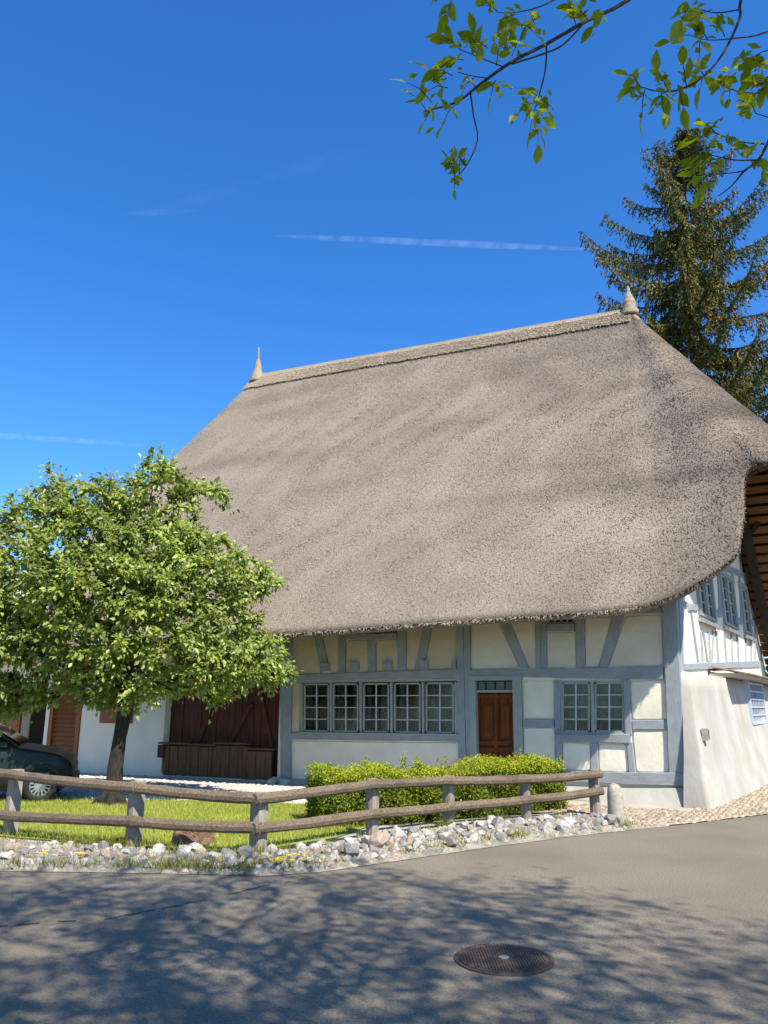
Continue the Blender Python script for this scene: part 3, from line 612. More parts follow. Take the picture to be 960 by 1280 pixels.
# roof ----------------------------------------------------------------------------
RR = np.array([1.52, 5.5, 12.2]); RL = np.array([13.81, 5.0, 12.66])
def gz(x, y, a): q = ga(x, y, a); return (a, q[0], q[1])
def fz(x, y, b): q = fa(x, y, b); return (q[0], b, q[1])
def zfront(b):
    v = min(1, max(0, (b + 1.5) / 7.0)); return 3.1 + 1.30 * (b + 1.5) - .34 * math.sin(math.pi * v ** .8)
def gv(x, y, a0=-2.6):                        # verge point: where the line of sight meets the front slope
    lo, hi = a0, 0.0
    for _ in range(40):
        mid = (lo + hi) / 2; b, z = ga(x, y, mid)
        if z > zfront(b): lo = mid
        else: hi = mid
    return (lo, b, z)
eav = [((-2.55, 5.8, 6.75), RR), ((-2.5, 3.6, 6.7), RR), ((-2.32, 2.1, 6.5), RR), (gv(960, 575), RR), (gv(938, 584), RR), (gv(930.5, 600), RR), (gv(930, 640), RR), (gv(926, 668), RR), (gv(921, 690), RR), (gv(902, 707), RR), (gv(880, 722), RR), (gv(845, 742), RR),
       (fz(800, 756.5, -1.45), RR), (fz(765, 761.5, -1.5), RR * .98 + RL * .02), (fz(730, 765, -1.52), RR * .95 + RL * .05), (fz(630, 771.5, -1.6), RR * .82 + RL * .18), (fz(530, 778.5, -1.7), RR * .66 + RL * .34), (fz(430, 786.5, -1.8), RR * .47 + RL * .53), (fz(335, 793, -1.88), RR * .27 + RL * .73)]
zl = eav[-1][0][2]
eav += [((11.5, -1.9, zl), RR * .1 + RL * .9), ((15, -1.85, zl), RR * .02 + RL * .98), ((17.5, -1.6, zl + .05), RL), ((18.9, -.6, zl + .35), RL), ((19.8, .3, zl + 1.0), RL), ((20.2, 1.4, zl + 2.0), RL), ((20.4, 3.0, zl + 2.7), RL), ((20.5, 5.6, zl + 2.9), RL)]
half_n = len(eav)
mir = lambda p: (p[0], 11.4 - p[1], p[2])
back = [(mir(e), t) for e, t in eav[::-1]]
ctrl = eav + back[1:-1]
CE = np.array([np.array(e) for e, t in ctrl]); CT = np.array([np.array(t) for e, t in ctrl])
def catmull(P, u):
    n = len(P); i = np.floor(u).astype(int); t = (u - i)[:, None]; p0, p1, p2, p3 = P[(i - 1) % n], P[i % n], P[(i + 1) % n], P[(i + 2) % n]
    return .5 * (2 * p1 + (p2 - p0) * t + (2 * p0 - 5 * p1 + 4 * p2 - p3) * t * t + (3 * p1 - p0 - 3 * p2 + p3) * t ** 3)
NC = len(ctrl)
AXn, BXn = np.array(AX), np.array(BX)
def toL(p): return p[..., :1] * AXn + p[..., 1:2] * BXn + p[..., 2:3] * np.array([0, 0, 1.0])
def lump(p):
    return .010 * np.sin(p[..., 0] * 1.9 + 1.3 * np.sin(p[..., 2] * 1.1)) * np.sin(p[..., 2] * 1.7 + p[..., 1] * .9) + .012 * np.sin(p[..., 0] * 5.1 + p[..., 2] * 3.3 + 2 * np.sin(p[..., 1] * 2.2))
SMW = np.exp(-np.linspace(-2, 2, 9) ** 2 / 2); SMW /= SMW.sum()
def roof_pt(u, v):
    """u: control index around the eave, v: 0 eave .. 1 ridge; coordinates relative to the house root"""
    e = catmull(CE, u); t = catmull(CT, u); k = v[:, None]
    es = sum(catmull(CE, u + d_) * g_ for d_, g_ in zip(np.linspace(-2.4, 2.4, 9), SMW)); f_ = np.clip(v / .30, 0, 1)[:, None]; f_ = f_ * f_ * (3 - 2 * f_) * np.exp(-((u - 6.5) / 5.5) ** 4)[:, None]; e = e * (1 - f_) + es * f_
    p = e + (t - e) * k; ud = np.minimum(u, NC - u); sf = np.clip((ud - 5) / 7, 0, 1); sf = sf * sf * (3 - 2 * sf); sag = (.05 + .29 * sf) * np.sin(np.pi * np.clip(v, 0, 1) ** .8)
    bulge = .10 * np.exp(-((v - .04) / .05) ** 2)
    p = p.copy(); p[:, 2] -= sag; p[:, 2] += bulge * 0
    w_ = toL(p); w_[:, 2] += lump(p) * np.sin(np.pi * np.clip(v, 0, 1))
    return w_
NC = len(ctrl)
us = np.concatenate([np.arange(0, half_n - 1, .125), np.arange(half_n - 1, NC, .5)]); NU = len(us); NV = 44
vv = np.linspace(0, 1, NV + 1) ** 1.0
U, VV = np.meshgrid(us, vv, indexing='ij'); outer = roof_pt(U.ravel(), VV.ravel()).reshape(NU, NV + 1, 3)
du = np.roll(outer, -1, 0) - np.roll(outer, 1, 0); dv = np.gradient(outer, axis=1)
nn = nrm(np.cross(dv, du)); nn[nn[..., 2] < -.2] *= -1
nn[:, -1] = nn[:, -2]
th = .26
inner = outer - nn * th; inner[:, -1, 2] = outer[:, -1, 2] - .5
inner[:, 0] += nrm(dv[:, 0]) * .16                          # the cut of the eave slopes inward
verts = np.concatenate([outer.reshape(-1, 3), inner.reshape(-1, 3)])
I = lambda i, j: (i % NU) * (NV + 1) + j
fo = [(I(i, j), I(i + 1, j), I(i + 1, j + 1), I(i, j + 1)) for i in range(NU) for j in range(NV)]
K0 = NU * (NV + 1)
fi = [(K0 + I(i, j), K0 + I(i, j + 1), K0 + I(i + 1, j + 1), K0 + I(i + 1, j)) for i in range(NU) for j in range(NV)]
fe = [(I(i, 0), K0 + I(i, 0), K0 + I(i + 1, 0), I(i + 1, 0)) for i in range(NU)]
roof = big_mesh('thatched_roof', verts, np.array(fo + fe + fi), M_thatch, house, smooth=True)
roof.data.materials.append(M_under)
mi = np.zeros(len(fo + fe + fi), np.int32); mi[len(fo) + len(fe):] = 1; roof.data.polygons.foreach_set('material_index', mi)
# reed tips lying proud of the surface
def sstep(a, b, x):
    t = np.clip((x - a) / (b - a), 0, 1); return t * t * (3 - 2 * t)
def stain_shade(p):
    """old level stain bands of the thatch, plus reed shade painted in towards the gable end, p relative to the house root"""
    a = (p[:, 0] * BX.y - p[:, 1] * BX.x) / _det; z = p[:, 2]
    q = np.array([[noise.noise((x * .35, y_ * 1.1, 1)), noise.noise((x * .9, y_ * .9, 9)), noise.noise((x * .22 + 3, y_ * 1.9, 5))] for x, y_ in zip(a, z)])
    k = 1 - .30 * sstep(2.6, -1.6, a + 2.2 * q[:, 1]) - .17 * sstep(6.5, 11.5, z + 1.6 * q[:, 0]) * sstep(9, 2, a + 2 * q[:, 1]) - .11 * sstep(-.1, .45, q[:, 0]) - .13 * sstep(.05, .5, q[:, 2]) + .10 * sstep(.0, .5, q[:, 1])  # gable-end darkening paints in reed-tip shade; the bands are stains
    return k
wt = stain_shade(verts); wa = roof.data.attributes.new('tint', 'FLOAT_COLOR', 'POINT'); wa.data.foreach_set('color', np.stack([wt, wt * .985, wt * .965, np.ones(len(wt))], 1).astype(np.float32).ravel())
def wgt_(P): return stain_shade(P)[:, None] ** 1.15
def reeds(name, n, u0, u1, vfun, off, ln, wd, mat, lift=(.01, .05), par=roof):
    cu = RNG.uniform(u0, u1, n * 3); cv = vfun(len(cu))
    e = .05; P = roof_pt(cu, cv); Pu = roof_pt(cu + e, cv) - P; Pv = roof_pt(cu, np.clip(cv + .01, 0, 1.02)) - P
    wgt = np.linalg.norm(np.cross(Pu, Pv), axis=1); keep = RNG.uniform(0, np.percentile(wgt, 97), len(cu)) < wgt
    P, Pu, Pv = P[keep][:n], Pu[keep][:n], Pv[keep][:n]; k = len(P)
    N_ = nrm(np.cross(Pv, Pu)); N_[N_[:, 2] < 0] *= -1
    dn = -nrm(Pv); sd_ = nrm(np.cross(N_, dn)); dn = nrm(dn + sd_ * RNG.normal(0, .22, (k, 1)))
    l_ = RNG.uniform(*ln, (k, 1)); w_ = RNG.uniform(*wd, (k, 1)); h_ = RNG.uniform(*lift, (k, 1))
    b = P + N_ * (off - .015); t = P + dn * l_ + N_ * (off + h_)
    v = np.stack([b - sd_ * w_ * .5, b + sd_ * w_ * .5, t + sd_ * w_ * .6 - N_ * .006, t + N_ * .006, t - sd_ * w_ * .6 - N_ * .004], 1).reshape(-1, 3)
    i = np.arange(k)[:, None] * 5; f = np.concatenate([i + [0, 1, 2], i + [0, 2, 3], i + [0, 3, 4]])
    br = RNG.choice([.72, .88, 1.0, 1.12, 1.28], k, p=[.14, .24, .3, .22, .1])[:, None] * RNG.uniform(.85, 1.15, (k, 1)) * np.array([[1, .985, .97]])
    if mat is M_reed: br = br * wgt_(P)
    return tag(big_mesh(name, v, f, mat, par, tint=np.repeat(br, 5, 0)), kind='stuff')
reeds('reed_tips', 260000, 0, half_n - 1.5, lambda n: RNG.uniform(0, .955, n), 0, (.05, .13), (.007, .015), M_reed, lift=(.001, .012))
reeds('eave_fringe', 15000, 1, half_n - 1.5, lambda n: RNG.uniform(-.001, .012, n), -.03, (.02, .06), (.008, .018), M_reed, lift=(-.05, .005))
# ridge cap of lighter straw
cu = us; rl = np.linalg.norm(catmull(CE, cu) - catmull(CT, cu), axis=1)
NVc = 8; capg = []
for j in range(NVc + 1):
    v0 = 1 - .56 / rl; v_ = v0 + (1 - v0) * (j / NVc); p = roof_pt(cu, v_)
    capg.append(p)
capg = np.stack(capg, 1); cn = np.stack([nn[:, min(NV - 2, NV)] for _ in range(NVc + 1)], 1)
offs = np.array([.0, .008, .014, .018, .02, .022, .025, .028, .03]); capo = capg + cn * offs[None, :, None]
capo[:, :, 2] += .012; capo[:, -1, 2] += .05
capo += (RNG.uniform(-.012, .012, (NU, NVc + 1, 1)))
Ic = lambda i, j: (i % NU) * (NVc + 1) + j
cap = big_mesh('ridge_cap', capo.reshape(-1, 3), np.array([(Ic(i, j), Ic(i + 1, j), Ic(i + 1, j + 1), Ic(i, j + 1)) for i in range(NU) for j in range(NVc)]), M_cap, roof, smooth=True)
reeds('ridge_reeds', 16000, 12, half_n - 1.5, lambda n: RNG.uniform(.952, .998, n), .055, (.06, .16), (.008, .02), M_capreed, lift=(-.01, .015))
m = MB(); seam_p = []
for k in range(12 * 8, (half_n - 1) * 8, 2): seam_p.append(capo[k, 2] + nn[k, NV - 2] * .02)
tube(m, seam_p, .008, 5); m.build('binding_rod', M_greyplank, roof)
for P_, lab, prof in ((RR, 'plump straw finial with a short stub', [(.36, -.25), (.30, .0), (.25, .16), (.255, .3), (.19, .46), (.13, .62), (.075, .72), (.07, .9), (.035, 1.02)]),
                (RL, 'slender straw finial with a thin wooden spike', [(.42, -.3), (.30, 0), (.2, .2), (.17, .42), (.11, .62), (.07, .7), (.06, 1.0), (.03, 1.18)])):
    m = MB(); c_ = toL(P_[None])[0]; prof2 = []
    for (r0, z0), (r1, z1) in zip(prof[:-1], prof[1:]): prof2 += [(r0 + (r1 - r0) * t, z0 + (z1 - z0) * t) for t in (0, .34, .67)]
    k_ = .72 if P_ is RR else .9
    lathe(m, [(r_ * .72, z_ * k_) for r_, z_ in prof2 + [prof[-1]]], 14, tuple(c_ + np.array([0, 0, .02])), .08); m.build('finial', M_cap, roof, smooth=True)['label'] = lab
# under the gable overhang: boards, bargeboards, struts
def under(u, v, off=.0): 
    i = int(round(np.interp(u, us, np.arange(NU)))) % NU; f = v * NV; j = int(min(NV - 1, math.floor(f))); t = f - j
    p = inner[i, j] * (1 - t) + inner[i, j + 1] * t; return Vector(p - nn[i, j] * off)
sof = MB(); tube(sof, [under(0, .05, .06), under(0, .4, .06)], .05, 4); sof = sof.build('soffit', M_dark, house)
for k in range(34):
    b_ = 6.6 + k * .175; z_ = 12.1 - 1.353 * (b_ - 5.9) - 1.0 - .30 * math.sin(math.pi * min(1, max(0, (12.96 - b_) / 6.66)) ** .8); a0 = max(-2.25, 1.52 - (12.1 - z_) / 1.4 + .35)
    if a0 > -.35: continue
    m = MB(); q = [(b_, z_), (b_ + .125, z_ - .169), (b_ + .125 - .03, z_ - .169 - .022), (b_ - .03, z_ - .022)]
    m.add([L(a0, *p) for p in q] + [L(-.02, *p) for p in q], [(0, 1, 2, 3), (7, 6, 5, 4), (0, 4, 5, 1), (1, 5, 6, 2), (2, 6, 7, 3), (3, 7, 4, 0)]); m.build('board', M_soffit, sof)
m = MB(); q = [(7.0, 9.3), (9.5, 5.75), (12.9, 1.6), (12.6, 1.45), (9.2, 5.55), (6.7, 9.1)]; prism_b(m, q, -.40, -.20); m.build('verge_rafter', M_dark, house)
m = MB(); ps = [u for u in np.arange(0, 5.5, .25)]; vs_ = []
for u_ in ps:
    i = int(round(np.interp(u_, us, np.arange(NU)))); p = Vector(inner[i, 0]); q = Vector(outer[i, 0]); d = (p - q).normalized(); s_ = Vector(dv[i, 0]).normalized()
    for x in (p + d * .01, p + d * .03 - s_ * .10, p + d * .07 - s_ * .08, p + d * .05): vs_.append(x)
m.add(vs_, [(i * 4 + j, i * 4 + (j + 1) % 4, i * 4 + 4 + (j + 1) % 4, i * 4 + 4 + j) for i in range(len(ps) - 1) for j in range(4)]); m.build('bargeboard', M_redwood, house)
for b_, z0, z1 in ((9.0, 6.0, 7.2),):
    m = MB(); tube(m, [L(-.02, b_, z0), L(-1.1, b_, z1)], .09, 4); m.build('strut', M_dark, house)
m = MB(); tube(m, [L(-1.2, 11.0, 6.3), L(-.6, 12.3, 3.3), L(-.6, 12.6, .0)], .16, 4); m.build('porch_post', M_dark, house)
m = MB(); prism_b(m, [(12.2, 0), (15, 0), (15, 3.0), (12.2, 3.4)], .6, .8); m.build('lean_to_wall', M_dark, house)
# rafter feet peeping out under the front eave
for x in (383, 470, 553, 618, 660, 742, 808):
    a_, z_ = fa(x, 770); i = int(np.argmin(np.abs(outer[:, 0] @ AXn - (W(a_, -1, 0) - C0).dot(AX)) + 9 * (us > 20) + 9 * (us < 10)))
    m = MB(); p = Vector(inner[i, 2]) - Vector((0, 0, .09)); q = Vector(inner[i, 8]) - Vector((0, 0, .09)); tube(m, [p, q], .05, 4); m.build('rafter', M_dark, house)

# ------------------------------------------------------------------ fence
FP = [(-6.9, 11.3), (-4.87, 10.64), (-2.96, 9.66), (-1.41, 9.17), (-.15, 10.5), (.91, 11.38), (2.1, 12.0), (3.24, 12.45)]
FTOP = [.93, .92, .80, .73, .74, .72, .76, .84]
fence = thing('rail_fence', 'low weathered wooden fence of two rails on square posts between lawn and road', 'fence', (FP[3][0], FP[3][1], 0))
fo_ = Vector((FP[3][0], FP[3][1], 0)); top_px = [None, (8, 968), (163, 984), (320, 998), (465, 980), (562, 975), (664, 974), (747, 967)]
bot_px = [None, (8, 1019), (163, 1026), (320, 1034), (465, 1017), (562, 1008), (664, 999), (747, 989)]
def hz_at(p, px):
    r = ray(*px); Y = p[1]; return EYE + r.z * Y / r.y
ZT = [hz_at(FP[i], top_px[i]) if top_px[i] else .9 for i in range(8)]; ZB = [hz_at(FP[i], bot_px[i]) if bot_px[i] else .42 for i in range(8)]
for i, (x, y) in enumerate(FP):
    m = MB(); n = 6; s_ = .075 if i > 3 else .09; yaw = random.uniform(-.15, .15) + .5
    for k in range(n + 1):
        z = -.1 + (ZT[i] + .055 + .1) * k / n
        for j in range(8):
            t = yaw + math.pi * 2 * (j + .5) / 8; r_ = s_ * (1.0 + (.12 if j % 2 else -.02)) * (1 + random.uniform(-.04, .04)); m.v.append((x + r_ * math.cos(t) - fo_.x, y + .09 + r_ * math.sin(t) - fo_.y, z))
    for k in range(n):
        for j in range(8): a = k * 8 + j; b = k * 8 + (j + 1) % 8; m.f.append((a, b, b + 8, a + 8))
    m.f.append(tuple(range(n * 8, n * 8 + 8))); o = m.build('post', M_fencepost, fence)
for Z, nm in ((ZT, 'top_rail'), (ZB, 'lower_rail')):
    for i in range(7):
        a = Vector((*FP[i], Z[i])); b = Vector((*FP[i + 1], Z[i + 1])); d = (b - a).normalized(); a = a - d * .05; b = b + d * (.10 if i == 6 else .05)
        a.y -= .05 + (.012 if i % 2 else 0); b.y -= .05 + (.012 if i % 2 else 0)
        n = 12; m = MB(); pts = []; rad = []; ph = random.uniform(0, 9)
        for k in range(n + 1):
            t = k / n; p = a.lerp(b, t); p.z += .005 * math.sin(3 * t + ph) - .010 * math.sin(math.pi * t) + random.uniform(-.003, .003); pts.append(p - fo_); rad.append(.062 * (1 + .1 * noise.noise((ph, t * 4, 0))))
        tube(m, pts, rad, 9); m.build(nm, M_fence, fence, smooth=False)

# ------------------------------------------------------------------ bollard, manhole, stump
m = MB(); prof = [(.115, -.05), (.118, .1), (.113, .3), (.106, .42), (.095, .47), (.07, .51), (.03, .53), (.004, .535)]
prof = [(r0 + (r1 - r0) * t, z0 + (z1 - z0) * t) for (r0, z0), (r1, z1) in zip(prof[:-1], prof[1:]) for t in (0, .5)] + [prof[-1]]
lathe(m, prof, 18, jit=.035); bo = m.build('stone_bollard', M_granite, smooth=True); bo.location = gp(771, 1028); bo.location.z = 0
tag(bo, 'short round-topped grey stone bollard at the end of the fence', 'bollard')
mp_ = gp(630, 1200); mh = thing('manhole_cover', 'round rusty iron manhole cover set in the shaded road', 'manhole', (mp_.x, mp_.y, .004))
m = MB(); lathe(m, [(.325, -.01), (.325, .006), (.300, .007), (.296, .001)], 48); m.build('rim', M_cast, mh)
m = MB(); lathe(m, [(.290, -.004), (.290, .007), (.02, .009)], 48)
for i in range(-13, 14):
    x = i * .02; h_ = math.sqrt(max(0, .27 ** 2 - x * x))
    if h_ > .03: box(m, x - .006, x + .006, -h_, h_, .0075, .0125)
m.build('lid', M_cast, mh)
m = MB(); lathe(m, [(.035, .008), (.035, .015), (.01, .016)], 16); m.build('lifting_socket', M_hub, mh)
sp = gp(241, 1056); m = MB()
for k in range(7):
    z = [-.03, .03, .1, .16, .2, .215, .2][k]; rr = [.24, .235, .225, .215, .2, .12, .03][k]
    for j in range(18):
        t = 2 * math.pi * j / 18; r_ = rr * (1 + .12 * noise.noise((math.cos(t) * 2, math.sin(t) * 2, z * 6)) + random.uniform(-.05, .05)); m.v.append((r_ * math.cos(t) * 1.1, r_ * math.sin(t), z + (0 if k < 4 else random.uniform(-.02, .02))))
for k in range(6):
    for j in range(18): a = k * 18 + j; b = k * 18 + (j + 1) % 18; m.f.append((a, b, b + 18, a + 18))
m.f.append(tuple(range(108, 126))); st = m.build('tree_stump', material('rotten_wood', (.09, .05, .032), (.24, .15, .10), 9, rough=.95, bump=1, bdist=.03)); st.location = (sp.x, sp.y, 0)
tag(st, 'low rotting brown tree stump at the edge of the lawn, seen under the lower rail', 'stump')

# ------------------------------------------------------------------ rocks of the border
def rock_mesh(k):
    b = bmesh.new(); bmesh.ops.create_icosphere(b, subdivisions=2 if k % 3 else 1, radius=1); sx, sy, sz = random.uniform(.8, 1.3), random.uniform(.75, 1.1), random.uniform(.6, .95)
    cuts = [(Vector((random.gauss(0, 1), random.gauss(0, 1), random.gauss(0, 1))).normalized(), random.uniform(.45, .8)) for _ in range(10)]
    for v in b.verts:
        for n_, d in cuts:
            e = v.co.dot(n_) - d
            if e > 0: v.co -= n_ * e
        v.co *= 1 + .10 * noise.noise(v.co * 2.1 + Vector((k * 9, 0, 0))); v.co = Vector((v.co.x * sx, v.co.y * sy, v.co.z * sz))
    me = bpy.data.meshes.new('rock'); b.to_mesh(me); b.free(); return me
RB = [rock_mesh(k) for k in range(9)]
RMESH = []
for mt in ROCKM:
    for me in RB: q = me.copy(); q.materials.append(mt); RMESH.append(q)
line = [(-6.8, 8.62), (-3.9, 8.47), (-2.9, 8.4), (-1.83, 8.3), (-1.18, 8.22), (-.64, 8.42), (.17, 9.03), (1.13, 9.77), (2.24, 10.52), (3.39, 11.2)]
inn = [(-6.8, 10.9), (-3.9, 9.95), (-2.9, 9.62), (-1.9, 9.12), (-1.3, 9.1), (-.75, 9.75), (-.05, 10.45), (.85, 11.25), (2.05, 11.95), (2.9, 12.2)]
kinds = ['white', 'grey', 'buff']; kind_of = {0: 'whitish limestone rock', 1: 'grey limestone rock', 2: 'buff brown-stained rock'}
where = ['by the end post beside the car', 'at the lawn edge nearest the car', 'between the stump and the road', 'round the post at the fence bend', 'just past the fence bend', 'below the left end of the hedge', 'below the middle of the hedge', 'below the last hedge post', 'beside the stone bollard']
placed = []; nrock = 0; tries = 0
while nrock < 290 and tries < 30000:
    tries += 1; i = random.randrange(9); t = random.random(); e0 = Vector(line[i]).lerp(Vector(line[i + 1]), t); e1 = Vector(inn[i]).lerp(Vector(inn[i + 1]), t)
    if random.random() > (e1 - e0).length / 2.0 + .25 and i < 2: continue
    d = random.uniform(.08, .97); p = e0.lerp(e1, d); s_ = random.choice([.05, .055, .065, .07, .075, .08, .09, .105, .125]) * (.88 if nrock > 40 else 1.1)
    if i < 3: s_ *= .9
    if any((p - q).length < (s_ + r) * .78 for q, r in placed): continue
    if i < 3 and random.random() < .3: continue
    placed.append((p, s_)); k = random.choices([0, 1, 2], [.58, .24, .18])[0]
    o = bpy.data.objects.new('rock', RMESH[k * 9 + random.randrange(9)]); COL.objects.link(o); bank = .075 * math.sin(math.pi * min(1, d * 1.1))
    o.location = (p.x, p.y, s_ * .46 + bank); o.scale = (s_, s_, s_ * random.uniform(.8, 1.1)); o.rotation_euler = (random.uniform(-.5, .5), random.uniform(-.5, .5), random.uniform(0, 6.28))
    tag(o, ('small ' if s_ < .066 else 'mid-sized ' if s_ < .095 else 'large ') + kind_of[k] + ' ' + ('beside the road ' if d < .33 else 'well back from the road ' if d > .66 else '') + where[i], 'rock', 'rocks of the border along the road'); nrock += 1
# small rubble between them, one mass
nr = 1500; ii = RNG.integers(0, 9, nr); tt = RNG.uniform(0, 1, nr)[:, None]; La, Lb = np.array(line), np.array(inn)
p0 = La[ii] * (1 - tt) + La[ii + 1] * tt; p1 = Lb[ii] * (1 - tt) + Lb[ii + 1] * tt; dd = RNG.uniform(0, .9, nr)[:, None] ** 1.2; pp = p0 * (1 - dd) + p1 * dd
oct_ = np.array([(1, 0, 0), (0, 1, 0), (-1, 0, 0), (0, -1, 0), (0, 0, 1), (.6, .6, .5)]); of = np.array([(0, 1, 5), (1, 4, 5), (4, 0, 5), (1, 2, 4), (2, 3, 4), (3, 0, 4)])
sz = RNG.uniform(.018, .05, (nr, 1, 1)); vv_ = oct_[None] * sz * RNG.uniform(.7, 1.2, (nr, 6, 3)); an = RNG.uniform(0, 6.28, nr); ca, sa = np.cos(an)[:, None], np.sin(an)[:, None]
vx = vv_[..., 0] * ca - vv_[..., 1] * sa + pp[:, :1]; vy = vv_[..., 0] * sa + vv_[..., 1] * ca + pp[:, 1:]; vz = vv_[..., 2] + .012 + .08 * np.sin(np.pi * np.minimum(1, dd * 1.1))
o = big_mesh('rubble', np.stack([vx, vy, vz], 2).reshape(-1, 3), (np.arange(nr)[:, None, None] * 6 + of[None]).reshape(-1, 3), M_forecobble, tint=np.repeat(tint_rows(nr, .52, .45, .12), 6, 0)); o['kind'] = 'stuff'
# earth bank under the rocks
m = MB(); n_ = 7
for i in range(10):
    for k in range(n_ + 1):
        d = k / n_; p = Vector(line[i]).lerp(Vector(inn[i]), d * 1.08 - .04); m.v.append((p.x, p.y, .006 + .085 * math.sin(math.pi * min(1, d * 1.05)) * (0 < k < n_)))
m.f = [(i * (n_ + 1) + k, (i + 1) * (n_ + 1) + k, (i + 1) * (n_ + 1) + k + 1, i * (n_ + 1) + k + 1) for i in range(9) for k in range(n_)]
tag(m.build('border_bank', material('dry_earth', (.2, .165, .12), (.38, .33, .26), 14, bump=.5, c3=(.09, .11, .03), s3=3, a3=.8)), kind='structure')

# ------------------------------------------------------------------ grass and weeds
def blades(name, xy, z, ln, wd, mat, lean=.35, base=1.0):
    n = len(xy); a = RNG.uniform(0, 6.28, n); l_ = RNG.uniform(*ln, n); w_ = RNG.uniform(*wd, n); z = np.broadcast_to(z, (n,))
    b = np.stack([xy[:, 0], xy[:, 1], z], 1); sd_ = np.stack([np.cos(a), np.sin(a), 0 * a], 1) * w_[:, None] / 2
    d = np.stack([RNG.normal(0, lean, n), RNG.normal(0, lean, n), np.ones(n)], 1); d = nrm(d); t = b + d * l_[:, None]
    v = np.stack([b - sd_, b + sd_, t], 1).reshape(-1, 3); f = np.arange(3 * n).reshape(-1, 3)
    return tag(big_mesh(name, v, f, mat, tint=np.repeat(tint_rows(n, base, .35, .2), 3, 0)), kind='stuff')
LAWN = [(-11, 12.4), (-5, 10.6), (-3, 9.8), (-1.6, 9.4), (-.6, 10.5), (.3, 12.5), (-1.4, 13.85), (-3.5, 14.35), (-11, 15.3)]
xy = np.stack([RNG.uniform(-11, .4, 120000), RNG.uniform(9.3, 15.4, 120000)], 1); xy = xy[inside(LAWN, xy[:, 0], xy[:, 1])]
blades('lawn_grass', xy, .02, (.03, .075), (.006, .012), M_grass, .45)
ii = RNG.integers(0, 130, 5200); cl = np.array([(lambda i, t, d: Vector(line[i]).lerp(Vector(line[i + 1]), t).lerp(Vector(inn[i]).lerp(Vector(inn[i + 1]), t), d)[:])(random.choice([0, 1, 1, 2, 2, 2, 3, 3, 4, 5, 6, 7, 8]), random.random(), random.choice([.05, .1, .3, .6, .9, 1.0])) for _ in range(130)])
xy = cl[ii] + RNG.normal(0, .075, (5200, 2)); blades('weeds', xy, .05, (.05, .15), (.006, .013), M_grass, .5, .55)
fl = np.concatenate([np.array([gp(345, 1091), gp(352, 1093), gp(338, 1088), gp(367, 1084), gp(379, 1086), gp(358, 1090)])[:, :2]] + [np.array([gp(60 + 40 * k, 1082)])[:, :2] for k in range(2)])
m = MB()
for x, y in fl:
    for _ in range(5):
        cx, cy, cz_ = x + random.uniform(-.08, .08), y + random.uniform(-.05, .05), .09 + random.uniform(0, .05)
        for j in range(6):
            t = j * math.pi / 3; m.add([(cx, cy, cz_), (cx + .022 * math.cos(t - .4), cy + .022 * math.sin(t - .4), cz_ + .008), (cx + .03 * math.cos(t), cy + .03 * math.sin(t), cz_ + .004), (cx + .022 * math.cos(t + .4), cy + .022 * math.sin(t + .4), cz_ + .008)], [(0, 1, 2, 3)])
tag(m.build('yellow_flowers', M_flower, recalc=False), kind='stuff')

# ------------------------------------------------------------------ hedge
hedge = thing('clipped_hedge', 'low bright green box-shaped hedge behind the fence in front of the ribbon window', 'hedge', (.9, 12.2, 0)); ho = np.array([.9, 12.2, 0])
HF = np.array([(-.85, 11.05), (.25, 11.45), (1.0, 12.05), (2.15, 12.72), (2.95, 13.2)]); HBk = np.array([(-1.15, 12.0), (-.1, 12.75), (.75, 13.3), (1.9, 13.95), (2.8, 14.15)])
nl = 26000; s_ = RNG.uniform(0, 3.999, nl); i = s_.astype(int); t = (s_ - i)[:, None]; fr = HF[i] * (1 - t) + HF[i + 1] * t; bk = HBk[i] * (1 - t) + HBk[i + 1] * t
q = RNG.uniform(0, 1, nl); face = RNG.choice([0, 1, 2, 3], nl, p=[.42, .38, .12, .08]); hh = .70 + .06 * np.sin(s_ * 2.2 + 1) + .05 * np.sin(s_ * 7 + 2) + .02 * (s_ > 2)
d = np.where(face == 0, np.abs(RNG.normal(0, .08, nl)), q); z = np.where(face == 1, hh - np.abs(RNG.normal(0, .05, nl)) + RNG.normal(0, .02, nl), RNG.uniform(.03, 1, nl) * hh)
en = face == 2; s2 = np.where(RNG.uniform(0, 1, nl) < .5, .02, 3.98); 
t2 = np.clip(s2 - np.floor(s2), 0, 1)[:, None]; i2 = np.floor(s2).astype(int); fr = np.where(en[:, None], HF[i2] * (1 - t2) + HF[np.minimum(i2 + 1, 4)] * t2, fr); bk = np.where(en[:, None], HBk[i2] * (1 - t2) + HBk[np.minimum(i2 + 1, 4)] * t2, bk)
low_ = (z / hh < .35) & (face == 0); d = d + np.where(low_, .06, 0) + .05 * np.sin(s_ * 9 + z * 8) * (face == 0)
P = np.concatenate([fr + (bk - fr) * d[:, None], z[:, None]], 1) + RNG.normal(0, .025, (nl, 3)); P[:, 2] = np.maximum(P[:, 2], .02)
sh_n = 26; shp = []
for k in range(sh_n):
    ss = RNG.uniform(.05, 3.95); i = int(ss); t = ss - i; b_ = (HF[i] * (1 - t) + HF[i + 1] * t) * (1 - .5) + .5 * (HBk[i] * (1 - t) + HBk[i + 1] * t) + RNG.normal(0, .15, 2); ht = RNG.uniform(.06, .16) if k > 4 else RNG.uniform(.18, .3)
    shp.append(np.concatenate([np.repeat(b_[None], 22, 0) + RNG.normal(0, .018, (22, 2)), .70 + RNG.uniform(0, ht, (22, 1))], 1))
P = np.concatenate([P] + shp) - ho; n = len(P)
out = np.stack([RNG.normal(0, .6, n), RNG.normal(-.5, .6, n), RNG.normal(.6, .5, n)], 1)
